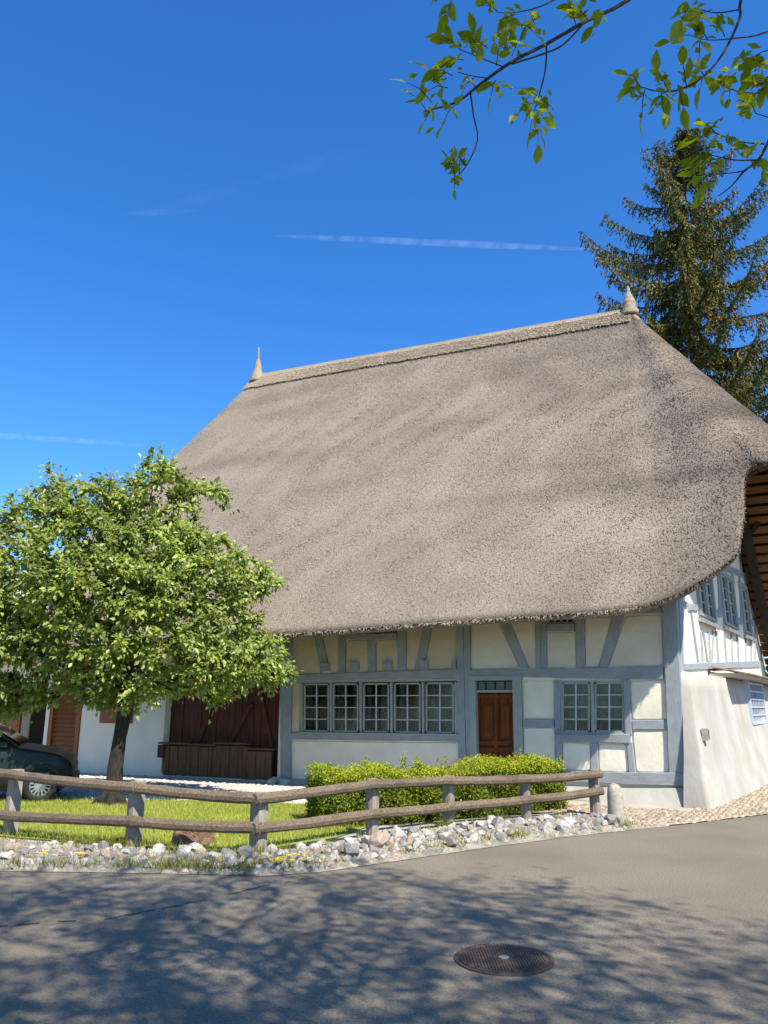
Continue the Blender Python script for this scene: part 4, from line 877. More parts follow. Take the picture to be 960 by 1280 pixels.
v, f = leaf_cards(P, rand_unit(n) + np.array([0, -.2, .5]), out, RNG.uniform(.03, .055, n), RNG.uniform(.016, .03, n))
tn = tint_rows(n, 1, .3, .15); topn = P[:, 2] > .62; tn[topn] *= np.array([1.5, 1.3, .9]); tn[~topn] *= .72  # shading painted into the leaf tint: top lighter, sides darker
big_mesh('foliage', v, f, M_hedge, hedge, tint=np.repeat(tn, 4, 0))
m = MB()
for k in range(60):
    ss = random.uniform(.05, 3.95); i = int(ss); t = ss - i; u_ = random.uniform(.15, .85); b_ = (HF[i] * (1 - t) + HF[i + 1] * t) * (1 - u_) + u_ * (HBk[i] * (1 - t) + HBk[i + 1] * t) - ho[:2]
    tube(m, [(b_[0], b_[1], -.02), (b_[0] + random.uniform(-.1, .1), b_[1] + random.uniform(-.1, .1), .35), (b_[0] + random.uniform(-.2, .2), b_[1] + random.uniform(-.2, .2), .62)], [.014, .01, .005], 4)
tag(m.build('stems', M_ashbark, hedge), kind='stuff')
# inner leaf mass so the hedge does not read as hollow
n = 9000; s_ = RNG.uniform(0, 3.999, n); i = s_.astype(int); t = (s_ - i)[:, None]; q = RNG.uniform(.06, .94, n)[:, None]
b_ = (HF[i] * (1 - t) + HF[i + 1] * t) * (1 - q) + q * (HBk[i] * (1 - t) + HBk[i + 1] * t); P = np.concatenate([b_, RNG.uniform(.05, .62, (n, 1))], 1) - ho
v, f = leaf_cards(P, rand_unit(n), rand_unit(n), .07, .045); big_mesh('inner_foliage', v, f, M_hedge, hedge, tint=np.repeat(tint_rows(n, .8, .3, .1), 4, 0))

# ------------------------------------------------------------------ trees
def grow(m, targets, trunk_nodes, rmin=.008, rexp=.5, r0=None, bend=.12):
    """joins every target to the nearest limb already grown; pipe-model radii; returns the end directions"""
    nodes = [Vector(p) for p in trunk_nodes]; par = [-1] + list(range(len(trunk_nodes) - 1)); plen = [0.0]
    for i in range(1, len(nodes)): plen.append(plen[-1] + (nodes[i] - nodes[i - 1]).length)
    arr = [np.array(p) for p in nodes]; tips = []; base = nodes[-1]
    tg = sorted([Vector(t) for t in targets], key=lambda t: (t - base).length); nt0 = len(nodes)
    for t in tg:
        A_ = np.array(arr); c = np.linalg.norm(A_ - np.array(t), axis=1) + .22 * np.array(plen); c[:max(0, nt0 - 4)] += 5
        i = int(np.argmin(c)); p = nodes[i]; mid = p.lerp(t, .5) + Vector((random.uniform(-1, 1), random.uniform(-1, 1), random.uniform(.1, 1))) * bend * (t - p).length
        for q in (mid, t):
            nodes.append(q); arr.append(np.array(q)); par.append(i); plen.append(plen[i] + (q - nodes[i]).length); i = len(nodes) - 1
        tips.append(i)
    cnt = np.zeros(len(nodes))
    for i in tips:
        while i >= 0: cnt[i] += 1; i = par[i]
    rad = rmin * np.maximum(cnt, 1) ** rexp
    for i in range(nt0, len(nodes)):
        if i in tips or True:
            p = par[i]; tube(m, [nodes[p], nodes[i]], [min(rad[p], rad[i] * 1.35), rad[i]], 5, cap=False)
    return [(nodes[i], (nodes[i] - nodes[par[i]]).normalized()) for i in tips]

# pear tree on the lawn: crown outline measured in its own vertical plane
pear_base = gp(140, 1006); PY = pear_base.y
pear = thing('pear_tree', 'round leafy green fruit tree with dark leaning trunk on the lawn', 'tree', (pear_base.x, PY, 0))
OUT = [(-130, 760), (-90, 690), (-30, 655), (0, 640), (35, 618), (62, 590), (72, 588), (85, 612), (108, 596), (140, 590), (152, 606), (176, 590), (196, 560), (212, 572), (222, 588), (262, 596), (288, 622), (272, 640), (250, 622), (243, 650), (276, 672), (310, 694), (352, 712), (354, 730), (330, 752), (322, 768), (348, 792), (362, 825), (370, 846), (345, 852), (352, 868), (320, 862), (290, 868), (270, 884), (235, 880), (210, 872), (190, 888), (150, 894), (112, 884), (80, 872), (45, 884), (15, 900), (-20, 910), (-80, 880), (-130, 850)]
OUTm = [(p := at(x, y, PY), (p.x - pear_base.x, p.z))[1] for x, y in OUT]
def poly_dist(poly, x, y):
    d = np.full(x.shape, 9.0)
    for i in range(len(poly)):
        a, b = np.array(poly[i]), np.array(poly[(i + 1) % len(poly)]); ab_ = b - a; t = np.clip(((x - a[0]) * ab_[0] + (y - a[1]) * ab_[1]) / (ab_ @ ab_), 0, 1); d = np.minimum(d, np.hypot(x - a[0] - t * ab_[0], y - a[1] - t * ab_[1]))
    return d
nx = 26000; X = RNG.uniform(-4.2, 3.6, nx); Z = RNG.uniform(1.0, 6.8, nx); k = inside(OUTm, X, Z); X, Z = X[k], Z[k]; dist = poly_dist(OUTm, X, Z)
thick = 1.75 * np.sqrt(np.clip(dist / 1.8, 0, 1)); Yd = RNG.uniform(-1, 1, len(X)); Yd = np.sign(Yd) * np.abs(Yd) ** .6 * thick
TG = np.stack([X, Yd, Z], 1); keep = dist > .07; TG = TG[keep]; sel = []
for p in TG:                                              # spread the twig ends out evenly
    if len(sel) >= 980: break
    if not sel or np.min(np.sum((np.array(sel) - p) ** 2, 1)) > .215 ** 2: sel.append(p)
m = MB(); tr_pts = [(0, 0, -.05), (.02, 0, .15), (.0, 0, .6), (.04, 0, 1.1), (.09, 0, 1.55), (.1, .02, 1.9)]
tube(m, tr_pts, [.22, .155, .125, .12, .125, .14], 12)
for tt_ in ((-.35, -.1), (.32, -.12), (.1, -.35)): tube(m, [(0, 0, .22), (tt_[0] * .6, tt_[1] * .6, .06), (tt_[0], tt_[1], -.03)], [.1, .08, .04], 6)
for v_i in range(len(m.v)):
    p = Vector(m.v[v_i]); m.v[v_i] = tuple(p + p.normalized() * 0 + Vector((noise.noise(p * 5), noise.noise(p * 5 + Vector((9, 0, 0))), 0)) * .03)
m.build('trunk', M_bark, pear, smooth=True)
m = MB(); tips = grow(m, sel, [(0, 0, .9), (.06, 0, 1.4), (.1, .02, 1.85), (.0, .1, 2.4), (-.3, .1, 3.2), (-.1, 0, 4.2)], .0048, .52)
tube(m, [(.1, .02, 1.85), (.0, .1, 2.4), (-.3, .1, 3.2), (-.1, 0, 4.2)], [.16, .13, .10, .05], 8)
m.build('limbs', M_bark, pear)
tp = np.array([t[0] for t in tips]); td = np.array([t[1] for t in tips]); per = 84; n = len(tp) * per
cen = np.repeat(tp, per, 0); dirs = np.repeat(td, per, 0); along = RNG.uniform(-.28, .12, (n, 1)); rad_ = np.abs(RNG.normal(0, .11, (n, 1))); ru = rand_unit(n); P = cen + dirs * along + ru * rad_
ax = nrm(ru + np.array([0, 0, -.25]) + dirs * .5); no = nrm(rand_unit(n) * .7 + np.array([.25, -.35, .9])); ln = RNG.uniform(.06, .125, n)
v, f = leaf_cards(P, ax, no, ln, ln * .62, .22); tn = tint_rows(n, 1, .28, .14)
tn *= np.repeat(RNG.uniform(.68, 1.45, (len(tp), 1)), per, 0)
big_mesh('crown', v, f, M_leaf, pear, tint=np.repeat(tn, 4, 0))

# spruce behind the house
SY = 32.0; tip = at(853, 172, SY); sp0 = Vector((tip.x - .9, SY, 0))
spruce = thing('spruce_tree', 'tall dark spruce with drooping branches rising behind the thatched roof', 'tree', sp0)
zt = tip.z; ax_pt = lambda z: Vector((.9 * (z / zt) ** 2 * 1.0, 0, z))
m = MB(); zz = np.linspace(0, zt, 24); tube(m, [ax_pt(z) for z in zz], [max(.03, .42 * (1 - z / zt) ** .85) for z in zz], 10); m.build('trunk', M_sprucebark, spruce, smooth=True)
prof_h = [0, 1.0, 2.2, 4, 5.5, 7.5, 10, 14, 20, 26]; prof_l = [.35, .9, 1.65, 3.1, 3.9, 5.0, 5.5, 6.2, 6.8, 7.0]
m = MB(); cl = []; cn_ = []; cl_l = []; ct = []
h = .1; az = 0
while h < zt - 5:
    z = zt - h; nb = 3 if h < 2 else (4 if h < 5 else 5)
    for k in range(nb):
        az += 2.4 + random.uniform(-.4, .4); Lb_ = np.interp(h, prof_h, prof_l) * random.choice([.35, .5, .7, .9, 1.0, 1.05]); d = Vector((math.cos(az), math.sin(az), 0)); zb = z + random.uniform(-.15, .15); b0_ = ax_pt(zb)
        rise = .5 if h < 3 else (.15 if h < 7 else -.05)
        curve = lambda t: b0_ + d * (Lb_ * t) + Vector((0, 0, Lb_ * (rise * t - .42 * t * (1 - t) - .04 * t + (.22 * t * t * t))))
        pts = [curve(t) for t in np.linspace(0, 1, 7)]; tube(m, pts, [max(.008, .035 * Lb_ / 3 * (1 - t * .85)) for t in np.linspace(0, 1, 7)], 4, cap=False)
        nl_ = int(9 + Lb_ * 13)
        for q in range(nl_):
            t = .10 + .9 * (q + random.random()) / nl_; p = curve(t); side = 1 if q % 2 else -1; s_ = d.cross(Vector((0, 0, 1))) * side
            ll = (.3 + .55 * (1 - t) * min(1, Lb_ / 3)) * random.uniform(.6, 1.25); hang = random.uniform(.9, 2.4) if h > 2.5 else random.uniform(-.3, .4)
            dir0 = (s_ * random.uniform(.4, 1) + d * random.uniform(.3, .7) - Vector((0, 0, hang * .6))).normalized(); nk = max(3, int(ll / .036))
            for e in range(nk):
                te = (e + random.random()) / nk; c_ = p + dir0 * (ll * te) - Vector((0, 0, hang * .34 * ll * te * te)) + Vector((random.gauss(0, .04), random.gauss(0, .04), random.gauss(0, .04)))
                cl.append(c_); cn_.append(dir0 * .7 + Vector((random.gauss(0, .5), random.gauss(0, .5), random.gauss(-.35 * (h > 2), .45)))); ct.append(random.random() < .10 and h > 2)
        for e in range(10):
            t = .35 + .65 * random.random(); cl.append(curve(t) + Vector((random.gauss(0, .05), random.gauss(0, .05), random.gauss(.03, .05)))); cn_.append(d + Vector((random.gauss(0, .4), random.gauss(0, .4), random.gauss(.3, .4)))); ct.append(False)
    h += random.uniform(.26, .40) if h < 2.5 else random.uniform(.5, .86)
for e in range(420):
    hh_ = random.uniform(-.35, 1.8); c_ = ax_pt(zt - hh_); r_ = .12 + .3 * max(0, hh_); a_ = random.uniform(0, 6.28); cl.append(c_ + Vector((math.cos(a_) * r_ * random.random(), math.sin(a_) * r_ * random.random(), 0))); cn_.append(Vector((math.cos(a_) * .6, math.sin(a_) * .6, random.uniform(.3, 1.2)))); ct.append(False)
m.build('branches', M_sprucebark, spruce)
cl = np.array(cl); cn_ = nrm(np.array(cn_)); n = len(cl); ct = np.array(ct); ln = RNG.uniform(.13, .29, n)
v, f = leaf_cards(cl, cn_, rand_unit(n), ln, ln * .28, .3); tn = tint_rows(n, 1, .35, .2); tn[ct] *= np.array([2.6, 1.35, 1.2])
big_mesh('crown', v, f, M_needle, spruce, tint=np.repeat(tn, 4, 0))
print('spruce clumps', n); print('verge', [tuple(round(float(q), 2) for q in e[0]) for e in eav[:14]])

# ash tree beside the photographer: its crown shades the road, its low twigs hang into view
ash_p = Vector((4.1, -3.2, 0)); ash = thing('ash_tree', 'ash tree whose leafy twigs hang into the top of the view against blue sky', 'tree', ash_p)
m = MB(); tpts = [(0, 0, -.1), (0, 0, .4), (.03, .05, 2), (-.05, .1, 4), (-.25, .3, 6), (-.5, .5, 8), (-.7, .6, 10)]; tube(m, tpts, [.36, .28, .25, .23, .19, .12, .05], 10); m.build('trunk', M_bark, ash, smooth=True)
nq = 9000; c = np.array([2.15, -2.0, 8.2]); d3 = rand_unit(nq) * (RNG.uniform(0, 1, (nq, 1)) ** .4); q = c + d3 * np.array([5.2, 5.0, 2.6])
q = q[(q[:, 2] > 2.15 + 1.12 * q[:, 1]) & (q[:, 2] > 5.2)]; 
gapn = np.array([noise.noise(Vector(p) * 1.15) for p in q]); q = q[gapn > -.12]; sel = []
for p in q:
    if len(sel) >= 1500: break
    if not sel or np.min(np.sum((np.array(sel) - p) ** 2, 1)) > .27 ** 2: sel.append(p)
m = MB(); tips = grow(m, [p - np.array(ash_p) for p in sel], tpts, .0042, .5); m.build('limbs', M_bark, ash)
tp = np.array([t[0] for t in tips]); td = np.array([t[1] for t in tips]); per = 40; n = len(tp) * per
P = np.repeat(tp, per, 0) + np.repeat(td, per, 0) * RNG.uniform(-.3, .15, (n, 1)) + rand_unit(n) * np.abs(RNG.normal(0, .30, (n, 1))); wP = P + np.array(ash_p)
kk = wP[:, 2] > 1.75 + 1.11 * wP[:, 1]; P = P[kk]; n = len(P); ln = RNG.uniform(.07, .11, n)
v, f = leaf_cards(P, rand_unit(n) + np.array([0, 0, -.5]), rand_unit(n) * .6 + np.array([0, 0, 1]), ln, ln * .5, .15); big_mesh('crown', v, f, M_ashleaf, ash)

# visible twigs: each one a part, each leaf a sub-part
def leaf_mesh(k):
    m = MB(); L0 = 1.0; prof = [(0, .0), (.12, .10), (.3, .205), (.5, .24), (.7, .19), (.87, .09), (1, 0)]; wv = random.uniform(.8, 1.15); cv = random.uniform(.05, .22); vs_ = []
    for t, h_ in prof: vs_ += [(t, h_ * wv, -cv * t * t + .07 * h_ / .24), (t, 0, -cv * t * t), (t, -h_ * wv, -cv * t * t + .07 * h_ / .24)]
    fs = []
    for i in range(6): fs += [(3 * i, 3 * i + 1, 3 * i + 4, 3 * i + 3), (3 * i + 1, 3 * i + 2, 3 * i + 5, 3 * i + 4)]
    me = bpy.data.meshes.new('leaf'); me.from_pydata(vs_, [], fs); me.materials.append(M_ashleaf); me.shade_smooth(); return me
LM = [leaf_mesh(k) for k in range(8)]; nleaf = 0
def put_leaf(parent, p, d, size, up=None):
    global nleaf
    o = bpy.data.objects.new('leaf', random.choice(LM)); COL.objects.link(o); o.parent = parent
    d = d.normalized(); up = up or Vector((random.gauss(0, .5), random.gauss(-.1, .5), 1)); y = up.cross(d)
    if y.length < .05: y = Vector((1, 0, 0)).cross(d)
    y.normalize(); z = d.cross(y)
    from mathutils import Matrix
    o.matrix_local = Matrix(((d.x, y.x, z.x, p.x), (d.y, y.y, z.y, p.y), (d.z, y.z, z.z, p.z), (0, 0, 0, 1))) @ Matrix.Scale(size, 4); nleaf += 1
def bough(paths, sprays, Y0, label=None):
    """paths: lists of (x, y, distance offset, radius mm); sprays: (x, y, dx, dy, leaflets, size) in the same plane"""
    m = MB(); conv = lambda x, y, d: at(x, y, Y0 + d) - ash_p
    for pa in paths:
        pts = [conv(*p[:3]) for p in pa]; rd = [p[3] / 1000 for p in pa]; sm, sr = [], []
        for i in range(len(pts) - 1):
            p0, p1, p2, p3 = pts[max(0, i - 1)], pts[i], pts[i + 1], pts[min(len(pts) - 1, i + 2)]
            for t in (0, .33, .66): sm.append(.5 * (2 * p1 + (p2 - p0) * t + (2 * p0 - 5 * p1 + 4 * p2 - p3) * t * t + (3 * p1 - p0 - 3 * p2 + p3) * t ** 3)); sr.append((rd[i] + (rd[i + 1] - rd[i]) * t) * (1 + random.uniform(-.06, .06)))
        tube(m, sm + [pts[-1]], sr + [rd[-1]], 6)
    specs = []
    for (x, y, dx, dy, nlf, sz_) in sprays:
        nlf -= 2 if nlf == 5 and random.random() < .42 else 0
        d0 = random.uniform(-.15, .15); p = conv(x, y, d0); e = conv(x + dx, y + dy, d0 + random.uniform(-.08, .08)); ax_ = e - p; mid = p.lerp(e, .5) + Vector((0, 0, .02)); tube(m, [p, mid, e], [.0022, .0018, .0012], 4, cap=False)
        prs = (nlf - 1) // 2
        for i in range(prs):
            t = .30 + .62 * i / max(1, prs); b = p.lerp(mid, min(1, 2 * t)) if t < .5 else mid.lerp(e, 2 * t - 1); sd_ = ax_.normalized().cross(Vector((0, -1, .3))).normalized()
            for s_ in (-1, 1): specs.append((b, ax_.normalized() * random.uniform(.5, .95) + sd_ * s_ * random.uniform(.5, .9) + Vector((random.gauss(0, .15), random.gauss(0, .35), random.gauss(-.12, .18))), sz_ * random.uniform(.75, 1.1)))
        specs.append((e, ax_.normalized() + Vector((0, random.gauss(0, .3), -.2)), sz_ * random.uniform(.95, 1.2)))
    br = m.build('branch', M_ashbark, ash, smooth=True)
    sm_p, sm_d = [], []
    for p, d, s_ in specs:
        for _ in range(1): sm_p.append(p + Vector((random.gauss(0, .015), random.gauss(0, .03), random.gauss(0, .015)))); sm_d.append(d + Vector((random.gauss(0, .5), random.gauss(0, .5), random.gauss(0, .5))))
    k_ = len(sm_p); v_, f_ = leaf_cards(np.array(sm_p), np.array(sm_d), rand_unit(k_) + np.array([0, 0, 1]), RNG.uniform(.035, .06, k_), RNG.uniform(.018, .028, k_), .15)
    tag(big_mesh('small_leaves', v_, f_, M_ashleaf, br), kind='stuff')
    if label: br['label'] = label
    for p, d, s_ in specs: put_leaf(br, p, d, s_)
    return br
S = .085
bough([[(850, -60, .5, 12), (785, 0, .35, 10), (735, 25, .2, 9), (683, 55, .1, 8), (640, 77, 0, 7), (602, 104, 0, 6), (570, 128, 0, 4.5), (530, 139, 0, 2.5)],
       [(727, 32, .2, 4), (705, 55, .15, 4), (683, 66, .1, 4), (640, 80, 0, 4)], [(683, 56, .1, 4.5), (682, 85, .1, 4), (675, 115, .1, 3.2), (668, 138, .1, 2.2)],
       [(588, 116, 0, 4), (592, 145, 0, 3.6), (597, 175, 0, 3), (583, 207, 0, 2.6), (570, 222, 0, 2)], [(630, 84, 0, 3), (600, 72, -.05, 2.5), (575, 62, -.1, 2)], [(720, -15, .3, 4), (676, 8, .2, 3), (640, 16, .1, 2.2), (622, 15, .1, 1.6)], [(612, 98, 0, 2.5), (590, 95, .05, 2), (572, 90, .05, 1.5)]],
      [(533, 138, -22, -22, 5, S * .8), (540, 128, -32, -25, 5, S * .7), (545, 135, -14, 16, 3, S * .7), (560, 110, -26, 4, 5, S), (566, 95, -28, -6, 5, S * 1.1), (575, 62, -20, -14, 5, S), (580, 75, -26, 6, 7, S), (592, 98, -16, 22, 3, S), (600, 72, -8, -28, 5, S), (610, 60, -26, -6, 5, S), (620, 82, 8, -34, 5, S), (640, 70, 14, -26, 5, S), (632, 60, 4, -18, 5, S), (650, 30, 22, 16, 3, S * .8), (622, 15, -16, -8, 5, S), (640, 16, -8, 22, 5, S), (660, 12, 10, 24, 5, S * .8), (570, 130, -18, 28, 3, S * .8), (620, 100, -6, 20, 3, S * .9),
       (668, 136, -6, 34, 5, S * .8), (670, 128, -22, 14, 5, S * .8), (672, 120, -30, -10, 5, S * .75), (674, 118, 12, 22, 5, S * .8), (672, 160, 1, 20, 3, S), (668, 138, 12, 10, 3, S * .7), (676, 112, -18, 12, 5, S * .7),
       (570, 222, -10, -22, 7, S * .6), (574, 218, 2, -26, 5, S * .5), (568, 220, 0, 16, 3, S * .5), (576, 212, -14, -6, 5, S * .5),
       (735, 25, -16, -14, 5, S), (720, 32, -10, -28, 5, S), (760, 12, -18, 20, 3, S), (565, 2, -6, 14, 3, S * 1.2), (570, -14, -22, 8, 3, S * 1.1)], 2.75, 'long twig sweeping down to the middle of the sky with two hanging shoots')
bough([[(950, -70, .4, 9), (926, 0, .2, 7), (925, 22, .15, 6), (905, 65, .05, 5), (880, 95, 0, 4.2), (850, 112, 0, 3.5), (822, 114, 0, 2.6), (800, 108, 0, 1.6)], [(925, 12, .15, 4), (895, 16, .1, 3), (868, 10, .05, 2)], [(985, 28, .4, 5), (950, 43, .25, 4), (918, 48, .12, 3), (885, 50, .05, 2), (862, 44, 0, 1.5)], [(990, 117, .4, 4), (950, 117, .2, 3), (918, 113, .1, 2), (892, 100, .05, 1.5)]],
      [(868, 10, -16, 14, 5, S * 1.15), (872, 4, -14, -22, 5, S), (890, 12, -34, 22, 5, S * 1.1), (862, 44, -24, 8, 5, S), (876, 48, -2, 24, 3, S), (885, 50, -14, -14, 5, S * .8), (906, 46, -8, -14, 5, S * .8), (800, 108, -20, 12, 5, S), (806, 112, -4, 34, 3, S * 1.1), (800, 108, -14, -14, 5, S * .9), (826, 114, 4, 26, 5, S), (835, 113, -14, -24, 5, S * .9), (848, 112, 6, 22, 5, S), (838, 112, -20, 22, 3, S), (858, 108, -4, -26, 5, S * .9), (880, 94, -16, -12, 3, S), (882, 94, -6, 14, 3, S), (892, 100, 10, 16, 7, S * .7), (905, 108, 8, -12, 7, S * .6), (915, 112, -4, 12, 5, S * .6)], 2.6, 'twig arching down beside the top of the spruce')
bough([[(1010, 110, .3, 8), (975, 150, .2, 7), (960, 178, .1, 6.2), (948, 200, .05, 5.4), (930, 214, 0, 4.6), (915, 232, 0, 3), (898, 245, 0, 1.8)], [(955, 180, .1, 3.5), (925, 177, .05, 2.8), (895, 167, .05, 2)], [(946, 200, .05, 3), (918, 200, 0, 2.4), (890, 194, 0, 1.6)], [(930, 214, 0, 3), (905, 217, 0, 2.2), (878, 219, 0, 1.5)], [(1000, 160, .2, 3), (965, 148, .2, 2.5), (945, 142, .2, 2)], [(1000, 70, .2, 4), (970, 62, .15, 3), (950, 66, .1, 2), (938, 76, .1, 1.5)]],
      [(895, 167, -18, -10, 5, S * .7), (900, 168, -26, 4, 3, S), (910, 172, 6, 8, 5, S * .5), (945, 184, -10, 8, 5, S * .7), (940, 190, -14, -6, 5, S * .7), (950, 196, 4, 14, 3, S * .8), (890, 194, -14, 10, 5, S * .9), (902, 197, -24, 18, 5, S), (880, 219, -16, -8, 5, S * .9), (878, 219, -24, 12, 5, S), (895, 226, -14, 14, 3, S * .9), (940, 120, -8, 16, 7, S * .8), (955, 112, -12, -8, 5, S * .9), (938, 76, -14, 2, 5, S), (950, 68, -12, 16, 5, S * .8), (955, 80, -8, 14, 5, S), (960, 96, -6, 14, 5, S * .9), (945, 142, -10, -14, 5, S * .8)], 2.5, 'twig hanging over the upper part of the spruce')
print('hanging leaves', nleaf, file=__import__('sys').stderr)

# shrub and outbuilding glimpsed behind the gable end
gs = at(957, 835, 27.0); sh = thing('garden_shrub', 'green shrub glimpsed past the far end of the gable', 'shrub', (gs.x + .6, 27, 0))
n = 5000; P = rand_unit(n) * (RNG.uniform(.3, 1, (n, 1)) ** .5) * np.array([1.3, 1.1, 1.6]) + np.array([0, 0, 1.7]); v, f = leaf_cards(P, rand_unit(n), rand_unit(n), .13, .08); big_mesh('foliage', v, f, M_hedge, sh, tint=np.repeat(tint_rows(n, 1, .35, .15), 4, 0))
m = MB()
for k in range(8): tube(m, [(random.uniform(-.15, .15), random.uniform(-.15, .15), -.05), (random.uniform(-.6, .6), random.uniform(-.6, .6), 1.6)], [.04, .015], 5)
m.build('stems', M_bark, sh)

# ------------------------------------------------------------------ parked car
wc = gp(66, 1004); car = thing('parked_car', 'dark green hatchback parked on the forecourt behind the fence', 'car', (wc.x - 1.2, wc.y + .6, .0), R(16))
CW = .82
st_ = [(-3.2, .42, .30, .62, .72, .72), (-3.15, .62, .26, .75, .80, .80), (-2.7, .78, .22, .84, .88, 1.02), (-2.2, .82, .2, .88, .92, 1.38), (-1.2, .83, .2, .88, .92, 1.44), (-.6, .83, .2, .88, .92, 1.42), (-.1, .83, .2, .88, .93, 1.24), (.28, .82, .2, .86, .92, .95), (.7, .81, .2, .82, .86, .885), (1.1, .78, .21, .76, .80, .82), (1.33, .70, .24, .66, .70, .72), (1.42, .60, .3, .56, .6, .62)]
def ring(s):
    x, w_, zb, zm, zs, zt_ = s; cab = zt_ > zs + .15; wt = w_ - (.22 * (zt_ - zs) / .5 + .03 if cab else .06)
    half_ = [(0, zb), (w_ * .9, zb), (w_, zb + .16), (w_ + .012, (zb + zm) / 2 + .06), (w_, zm), (w_ - .02, zs), (wt, zt_ - .02), (wt * .6, zt_ + .015), (0, zt_ + .025)]
    return [(x, y, z) for y, z in half_] + [(x, -y, z) for y, z in half_[-2:0:-1]]
st_ = [((s[0] if s[0] < .7 else .7 + (s[0] - .7) * .72), *s[1:]) for s in st_]
fine = []
for a_, b_ in zip(st_[:-1], st_[1:]):
    for t in (0, .33, .66): fine.append(tuple(p + (q - p) * t for p, q in zip(a_, b_)))
fine.append(st_[-1]); rg = [ring(s) for s in fine]; nr_ = len(rg[0]); m = MB()
for r in rg: m.v += r
m.f = [(i * nr_ + j, i * nr_ + (j + 1) % nr_, (i + 1) * nr_ + (j + 1) % nr_, (i + 1) * nr_ + j) for i in range(len(rg) - 1) for j in range(nr_)] + [tuple(range(nr_)), tuple(range(len(rg) * nr_ - 1, (len(rg) - 1) * nr_ - 1, -1))]
m.build('body', M_carpaint, car, smooth=True)
M_carglass = material('tinted_car_glass', (.02, .025, .025), (.03, .035, .035), 3, rough=.06, bump=0, spec=.6)
def side_win(x0, x1, lean0, lean1, nm):
    for s_ in (-1, 1):
        def yz(x, k):
            s = [np.interp(x, [q[0] for q in st_], [q[c] for q in st_]) for c in range(1, 6)]; w_, zb, zm, zs, zt_ = s; wt = w_ - (.22 * (zt_ - zs) / .5 + .03); return (w_ - .02) * (1 - k) + wt * k + .008, zs * (1 - k) + (zt_ - .02) * k
        g = MB(); pts = []
        for i in range(5):
            for k in (.08, .9): x = x0 + (x1 - x0) * i / 4; x = x + (lean0 if k > .5 else 0) * (1 - i / 4) + (lean1 if k > .5 else 0) * i / 4; y, z = yz(x, k); pts.append((x, s_ * y, z))
        g.add(pts, [(2 * i, 2 * i + 2, 2 * i + 3, 2 * i + 1) for i in range(4)]); g.build(nm, M_carglass, car, recalc=False)
side_win(-.95, .16, .0, -.42, 'side_window'); side_win(-2.2, -1.05, .2, .0, 'side_window')
g = MB(); g.add([(.27, -.66, .96), (.27, .66, .96), (-.40, .56, 1.36), (-.40, -.56, 1.36)], [(0, 1, 2, 3)]); g = g.build('windscreen', M_carglass, car, recalc=False)
for v_ in g.data.vertices: v_.co += Vector((.035, 0, .04))
for s_ in (-1, 1):
    m = MB(); tube(m, [(.30, s_ * .77, .95), (-.42, s_ * .62, 1.41)], .022, 5); m.build('windscreen_pillar', M_blackplastic, car)
    m = MB(); box(m, .02, .16, s_ * .84 - .05, s_ * .84 + .05, .93, 1.04); m.build('mirror', M_blackplastic, car, bevel=.015)
    m = MB(); m.add([(1.13, s_ * .42, .52), (1.07, s_ * .66, .52), (1.04, s_ * .67, .63), (1.11, s_ * .42, .63), (1.20, s_ * .42, .52), (1.13, s_ * .675, .52), (1.10, s_ * .68, .62), (1.18, s_ * .42, .62)], [(0, 1, 2, 3), (7, 6, 5, 4), (0, 4, 5, 1), (1, 5, 6, 2), (2, 6, 7, 3), (3, 7, 4, 0)]); m.build('headlight', M_hub, car)
    m = MB(); box(m, -1.03, -.98, s_ * .835 - .012, s_ * .835 + .012, .72, .76); m.build('door_handle', M_blackplastic, car)
    for wx in (.75, -2.35):
        m = MB(); ri = [(.33 + .03 * (k % 2)) for k in range(2)]
        vs_ = []; 
        for k in range(19):
            t = math.pi * k / 18 * 1.1 - .15
            vs_ += [(wx + .31 * math.cos(t), s_ * .845, .28 + .31 * math.sin(t)), (wx + .36 * math.cos(t), s_ * .85, .28 + .36 * math.sin(t)), (wx + .365 * math.cos(t), s_ * .80, .28 + .365 * math.sin(t))]
        m.add(vs_, [(3 * k + j, 3 * k + 3 + j, 3 * k + 4 + j, 3 * k + 1 + j) for k in range(18) for j in range(2)]); m.build('wheel_arch', M_carpaint, car)
        wl = MB(); n_ = 28; prof = [(.17, .10), (.20, .12), (.262, .12), (.285, .09), (.285, -.06), (.26, -.08)]
        for r_, y in prof:
            for k in range(n_): t = 2 * math.pi * k / n_; wl.v.append((r_ * math.cos(t), s_ * y, r_ * math.sin(t)))
        wl.f = [(i * n_ + k, i * n_ + (k + 1) % n_, (i + 1) * n_ + (k + 1) % n_, (i + 1) * n_ + k) for i in range(5) for k in range(n_)]
        wl = wl.build('wheel', M_tyre, car, smooth=True); wl.location = (wx, s_ * .75, .285)
        m = MB(); m.v = [(0, s_ * .128, 0)] + [(r_ * math.cos(2 * math.pi * k / 28), s_ * y, r_ * math.sin(2 * math.pi * k / 28)) for r_, y in ((.06, .127), (.10, .120), (.16, .118), (.182, .105)) for k in range(28)]
        m.f = [(0, 1 + k, 1 + (k + 1) % 28) for k in range(28)] + [(1 + i * 28 + k, 1 + i * 28 + (k + 1) % 28, 1 + (i + 1) * 28 + (k + 1) % 28, 1 + (i + 1) * 28 + k) for i in range(3) for k in range(28) if not (i == 1 and k % 2)]
        m.build('hubcap', M_hub, wl)
m = MB(); box(m, 1.02, 1.26, -.66, .66, .26, .44); m.build('bumper', M_blackplastic, car, bevel=.03)
for s_ in (-1, 1):
    m = MB(); box(m, -1.6, .36, s_ * .835 - .012, s_ * .835 + .012, .50, .55); m.build('rubbing_strip', M_blackplastic, car)

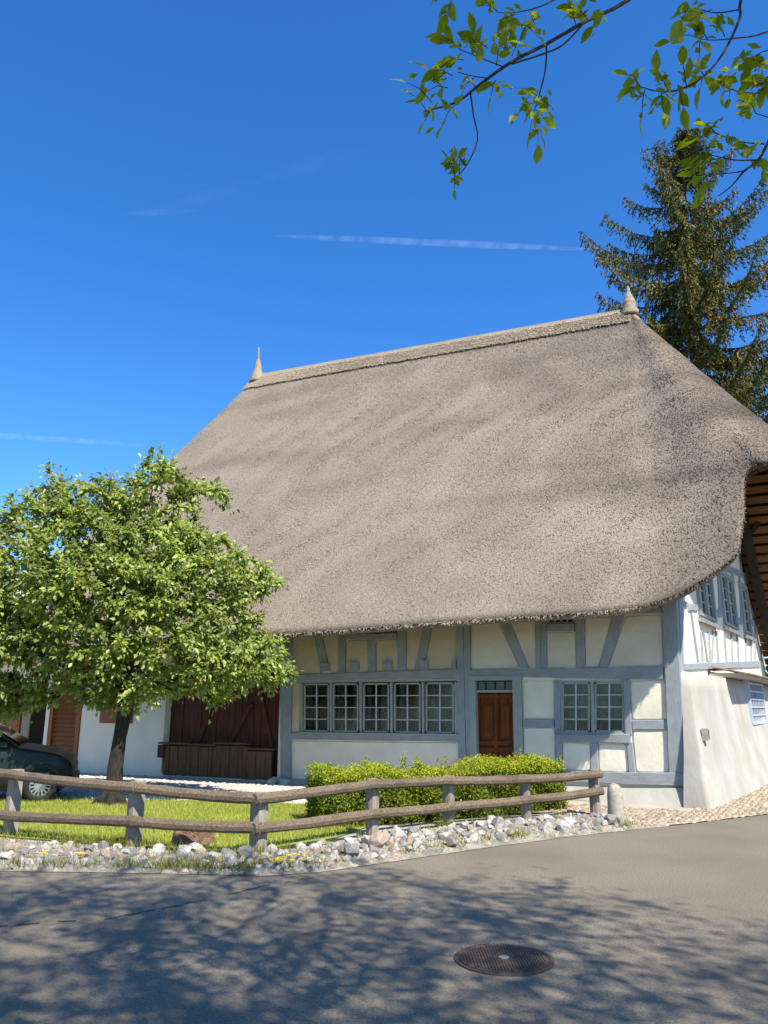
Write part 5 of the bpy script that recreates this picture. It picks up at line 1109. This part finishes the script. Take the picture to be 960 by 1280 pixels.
# ------------------------------------------------------------------ contrails and a wisp of cirrus high above
def vapour(name, pts, rad, dens, label, cat, nscale):
    m = MB(); sm = [Vector(pts[0]).lerp(Vector(pts[-1]), t) for t in np.linspace(0, 1, 9)]
    tube(m, sm, [rad * k for k in (.15, .6, .85, 1, .95, 1, .8, .55, .15)], 12); c_ = Vector(pts[0]).lerp(Vector(pts[-1]), .5); m.v = [tuple(Vector(v_) - c_) for v_ in m.v]
    mt = bpy.data.materials.new(name + '_vapour'); mt.use_nodes = True; N = mt.node_tree.nodes; K = mt.node_tree.links; N.remove(N['Principled BSDF']); pv = N.new('ShaderNodeVolumePrincipled'); pv.inputs['Color'].default_value = (1, 1, 1, 1); pv.inputs['Anisotropy'].default_value = .1
    tc = N.new('ShaderNodeTexCoord'); no = N.new('ShaderNodeTexNoise'); no.inputs['Scale'].default_value = nscale; no.inputs['Detail'].default_value = 4; K.new(tc.outputs['Object'], no.inputs['Vector'])
    mr = N.new('ShaderNodeMapRange'); mr.inputs[1].default_value = .3; mr.inputs[2].default_value = .75; mr.inputs[3].default_value = 0; mr.inputs[4].default_value = dens; K.new(no.outputs[0], mr.inputs[0]); K.new(mr.outputs[0], pv.inputs['Density']); K.new(pv.outputs[0], N['Material Output'].inputs['Volume'])
    o = m.build(name, mt); o.location = c_; return tag(o, label, cat)
vapour('contrail', [at(330, 294, 4000), at(765, 313, 4200)], 22, .006, 'long thin white contrail crossing the blue sky above the roof', 'contrail', .012)
vapour('contrail', [at(-120, 536, 5200), at(215, 559, 5600)], 22, .005, 'faint contrail low in the sky just above the fruit tree', 'contrail', .012)
for p_, q_, r_, d_, lb in (((150, 268), (250, 263), 22, .0014, 'short brighter wisp of cirrus at the lower end of the streaks'), ((190, 264), (330, 226), 45, .00032, 'faint middle streak of cirrus cloud high over the small finial'), ((320, 226), (470, 182), 60, .00018, 'faintest upper streak of cirrus cloud in the middle of the sky')):
    vapour('cirrus_wisp', [at(*p_, 4600), at(*q_, 4900)], r_, d_, lb, 'cloud', .006)
